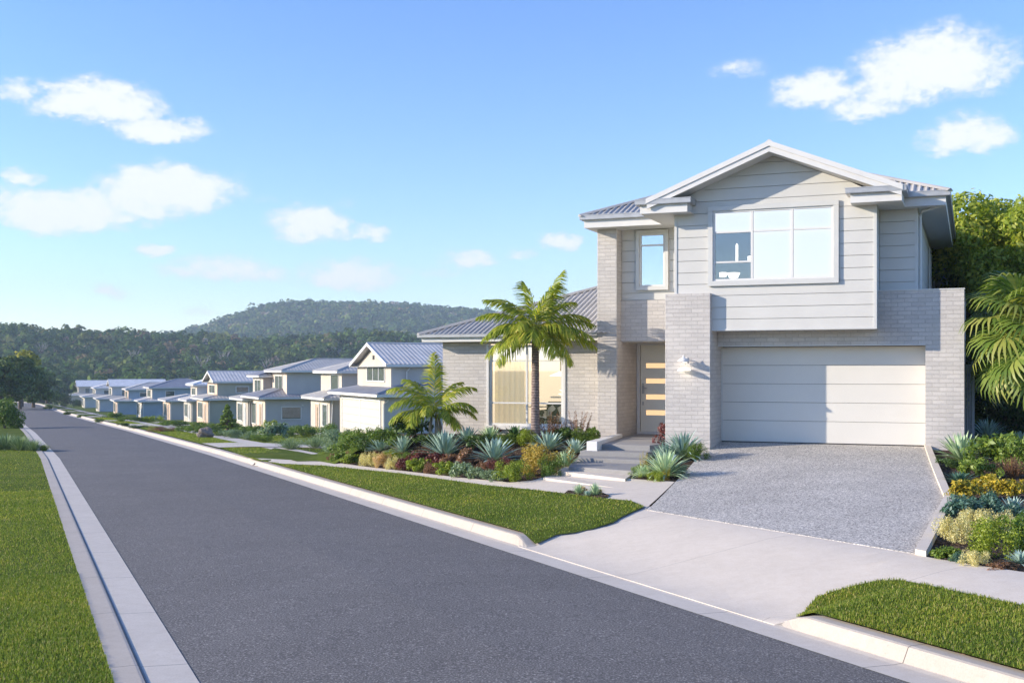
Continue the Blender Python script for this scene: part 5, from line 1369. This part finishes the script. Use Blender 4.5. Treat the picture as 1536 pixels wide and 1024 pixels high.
# ------------------------------------------------------------------ haze
m = MB(); m.box(-2450, 2450, -450, 2500, -60, 190); hz = m.build('haze', None)
t = NT('haze'); pv = t.n('ShaderNodeVolumePrincipled'); pv.inputs['Color'].default_value = (.66, .82, 1, 1); pv.inputs['Density'].default_value = .00028; pv.inputs['Anisotropy'].default_value = .0
t.l(pv.outputs[0], t.out.inputs['Volume']); hz.data.materials.clear(); hz.data.materials.append(t.m)
tag(hz, 'thin blue haze in the air', 'haze', kind='stuff')

# ------------------------------------------------------------------ sky and light
SUN_EL = 18.5
sd = Vector((-.996*math.cos(R(SUN_EL)), -.089*math.cos(R(SUN_EL)), math.sin(R(SUN_EL))))
W = bpy.data.worlds.new('World'); sc.world = W; W.use_nodes = True; nt = W.node_tree; nt.nodes.clear()
def wn(typ, **kw):
    n = nt.nodes.new(typ)
    for k, v in kw.items(): setattr(n, k, v)
    return n
def wl_(a, b): nt.links.new(a, b)
def wm(op, a, b=None, c=None, clamp=False):
    n = wn('ShaderNodeMath', operation=op); n.use_clamp = clamp
    for i, v in enumerate((a, b, c)):
        if v is None: continue
        if hasattr(v, 'links'): wl_(v, n.inputs[i])
        else: n.inputs[i].default_value = v
    return n.outputs[0]
sky = wn('ShaderNodeTexSky', sky_type='NISHITA'); sky.sun_disc = False; sky.sun_elevation = R(SUN_EL)
sky.sun_rotation = math.atan2(sd.x, sd.y); sky.altitude = 100; sky.air_density = 1.0; sky.dust_density = .1; sky.ozone_density = 2.6
tc = wn('ShaderNodeTexCoord'); sp = wn('ShaderNodeSeparateXYZ'); wl_(tc.outputs['Generated'], sp.inputs[0])
az = wm('ARCTAN2', sp.outputs[0], sp.outputs[1]); hl = wm('SQRT', wm('ADD', wm('POWER', sp.outputs[0], 2), wm('POWER', sp.outputs[1], 2))); el = wm('ARCTAN2', sp.outputs[2], hl)
cmb = wn('ShaderNodeCombineXYZ'); wl_(az, cmb.inputs[0]); wl_(wm('MULTIPLY', el, 1.6), cmb.inputs[1])
def wnoise(scale, detail=6, rough=.6, off=0):
    n = wn('ShaderNodeTexNoise'); n.inputs['Scale'].default_value = scale; n.inputs['Detail'].default_value = detail; n.inputs['Roughness'].default_value = rough
    mp = wn('ShaderNodeMapping'); mp.inputs['Location'].default_value = (off, off*.7, 0); wl_(cmb.outputs[0], mp.inputs[0]); wl_(mp.outputs[0], n.inputs['Vector']); return n.outputs['Fac']
n1 = wnoise(22, 7, .62); n2 = wnoise(22, 4, .6, 5.3); n3 = wnoise(70, 6, .65, 2.1)
azw = wm('ADD', az, wm('MULTIPLY', wm('SUBTRACT', n2, .5), .05)); elw = wm('ADD', el, wm('MULTIPLY', wm('SUBTRACT', n1, .5), .032))
CLOUDS = [(150, 148, 95, 30, 1), (240, 188, 66, 20, .95), (90, 310, 120, 34, 1), (255, 278, 100, 34, 1), (205, 300, 70, 24, .8), (470, 331, 60, 28, 1), (556, 349, 24, 13, .75), (525, 410, 80, 24, .85), (345, 402, 95, 20, .75),
          (230, 373, 26, 10, .8), (160, 435, 36, 11, .7), (710, 387, 42, 16, .75), (836, 360, 30, 17, .85), (30, 262, 34, 14, .8), (25, 132, 40, 17, .65), (640, 405, 60, 9, .5), (780, 380, 18, 9, .6),
          (1400, 85, 110, 52, .95), (1340, 125, 70, 34, .8), (1220, 130, 58, 27, .9), (1300, 155, 60, 24, .8), (1450, 200, 66, 28, .85), (1112, 100, 40, 17, .5), (1385, 250, 70, 12, .22), (525, 300, 22, 10, .3), (405, 296, 16, 8, .35), (300, 465, 34, 8, .4)]
tot = None
for cx_, cy_, rx, ry, st_ in CLOUDS:
    a0 = math.atan((cx_-CX)/F); cc = math.cos(a0); e0 = math.atan((HY-cy_)/F*cc); ra = rx/F*cc*cc*1.3; re = ry/F*cc*1.45
    dx = wm('DIVIDE', wm('SUBTRACT', azw, a0), ra)
    dy_ = wm('DIVIDE', wm('SUBTRACT', elw, e0-re*.25), re)
    # flatter below than above
    dn = wm('MULTIPLY', wm('MINIMUM', dy_, 0), .55); dy2 = wm('ADD', dy_, dn)
    r2 = wm('ADD', wm('MULTIPLY', dx, dx), wm('MULTIPLY', dy2, dy2))
    g_ = wm('MULTIPLY', wm('SUBTRACT', 1.25, r2, clamp=False), st_)
    g_ = wm('MAXIMUM', g_, 0)
    tot = g_ if tot is None else wm('MAXIMUM', tot, g_)
dens = wm('ADD', tot, wm('MULTIPLY', wm('SUBTRACT', n3, .55), wm('MINIMUM', wm('MULTIPLY', tot, 2.5), 1.5)))
mr = wn('ShaderNodeMapRange'); mr.interpolation_type = 'SMOOTHSTEP'; mr.inputs[1].default_value = .12; mr.inputs[2].default_value = .95; wl_(dens, mr.inputs[0])
fac = wm('MULTIPLY', mr.outputs[0], .93)
hs = wn('ShaderNodeHueSaturation'); hs.inputs['Saturation'].default_value = 1.0; hs.inputs['Hue'].default_value = .507; hs.inputs['Value'].default_value = 1; 
vs1 = wn('ShaderNodeMix', data_type='RGBA', blend_type='MULTIPLY'); vs1.inputs[0].default_value = 1; vs1.inputs[7].default_value = (.247, .254, .254, 1); wl_(sky.outputs[0], vs1.inputs[6])
gm = wn('ShaderNodeGamma'); gm.inputs[1].default_value = 1.32; wl_(vs1.outputs[2], gm.inputs[0])
vs2 = wn('ShaderNodeMix', data_type='RGBA', blend_type='MULTIPLY'); vs2.inputs[0].default_value = 1; vs2.inputs[7].default_value = (4.0, 4.0, 4.0, 1); wl_(gm.outputs[0], vs2.inputs[6])

er = wn('ShaderNodeValToRGB'); er.color_ramp.elements[0].color = (.80, .735, .86, 1); er.color_ramp.elements[1].color = (.80, .90, 1.0, 1); er.color_ramp.elements[0].position = .02; er.color_ramp.elements[1].position = .38; wl_(el, er.inputs[0])
vs3 = wn('ShaderNodeMix', data_type='RGBA', blend_type='MULTIPLY'); vs3.inputs[0].default_value = 1; wl_(vs2.outputs[2], vs3.inputs[6]); wl_(er.outputs[0], vs3.inputs[7])
wl_(vs3.outputs[2], hs.inputs['Color'])
cr = wn('ShaderNodeValToRGB'); cr.color_ramp.elements[0].color = (2.75, 2.9, 3.3, 1); cr.color_ramp.elements[1].color = (3.6, 3.65, 3.75, 1); wl_(mr.outputs[0], cr.inputs[0])
CLOUDCOL = cr
mx = wn('ShaderNodeMix', data_type='RGBA'); wl_(fac, mx.inputs[0]); wl_(hs.outputs[0], mx.inputs[6]); wl_(cr.outputs[0], mx.inputs[7])
bg = wn('ShaderNodeBackground'); bg.inputs['Strength'].default_value = .138; wl_(mx.outputs[2], bg.inputs[0]); wo = wn('ShaderNodeOutputWorld'); wl_(bg.outputs[0], wo.inputs[0])

sl = bpy.data.lights.new('sun', 'SUN'); sl.energy = 3.6; sl.angle = R(.55); sl.color = (1, .87, .70)
so_ = bpy.data.objects.new('sun', sl); col.objects.link(so_); so_.rotation_euler = sd.to_track_quat('Z', 'Y').to_euler()

# ------------------------------------------------------------------ camera
cd = bpy.data.cameras.new('camera'); co = bpy.data.objects.new('camera', cd); col.objects.link(co); sc.camera = co
cd.sensor_width = 36; cd.lens = 36*F/1536; cd.shift_y = (HY-512)/1536; cd.clip_end = 9000; cd.clip_start = .1
co.location = (0, 0, 0); co.rotation_euler = (R(90), 0, 0)
sc.view_settings.view_transform = 'Standard'; sc.view_settings.look = 'None'; sc.view_settings.gamma = 1; sc.view_settings.exposure = 1.17
cy = sc.cycles; cy.max_bounces = 8; cy.diffuse_bounces = 3; cy.glossy_bounces = 3; cy.transmission_bounces = 4; cy.transparent_max_bounces = 12; cy.volume_bounces = 0
cy.use_denoising = True; cy.caustics_reflective = False; cy.caustics_refractive = False
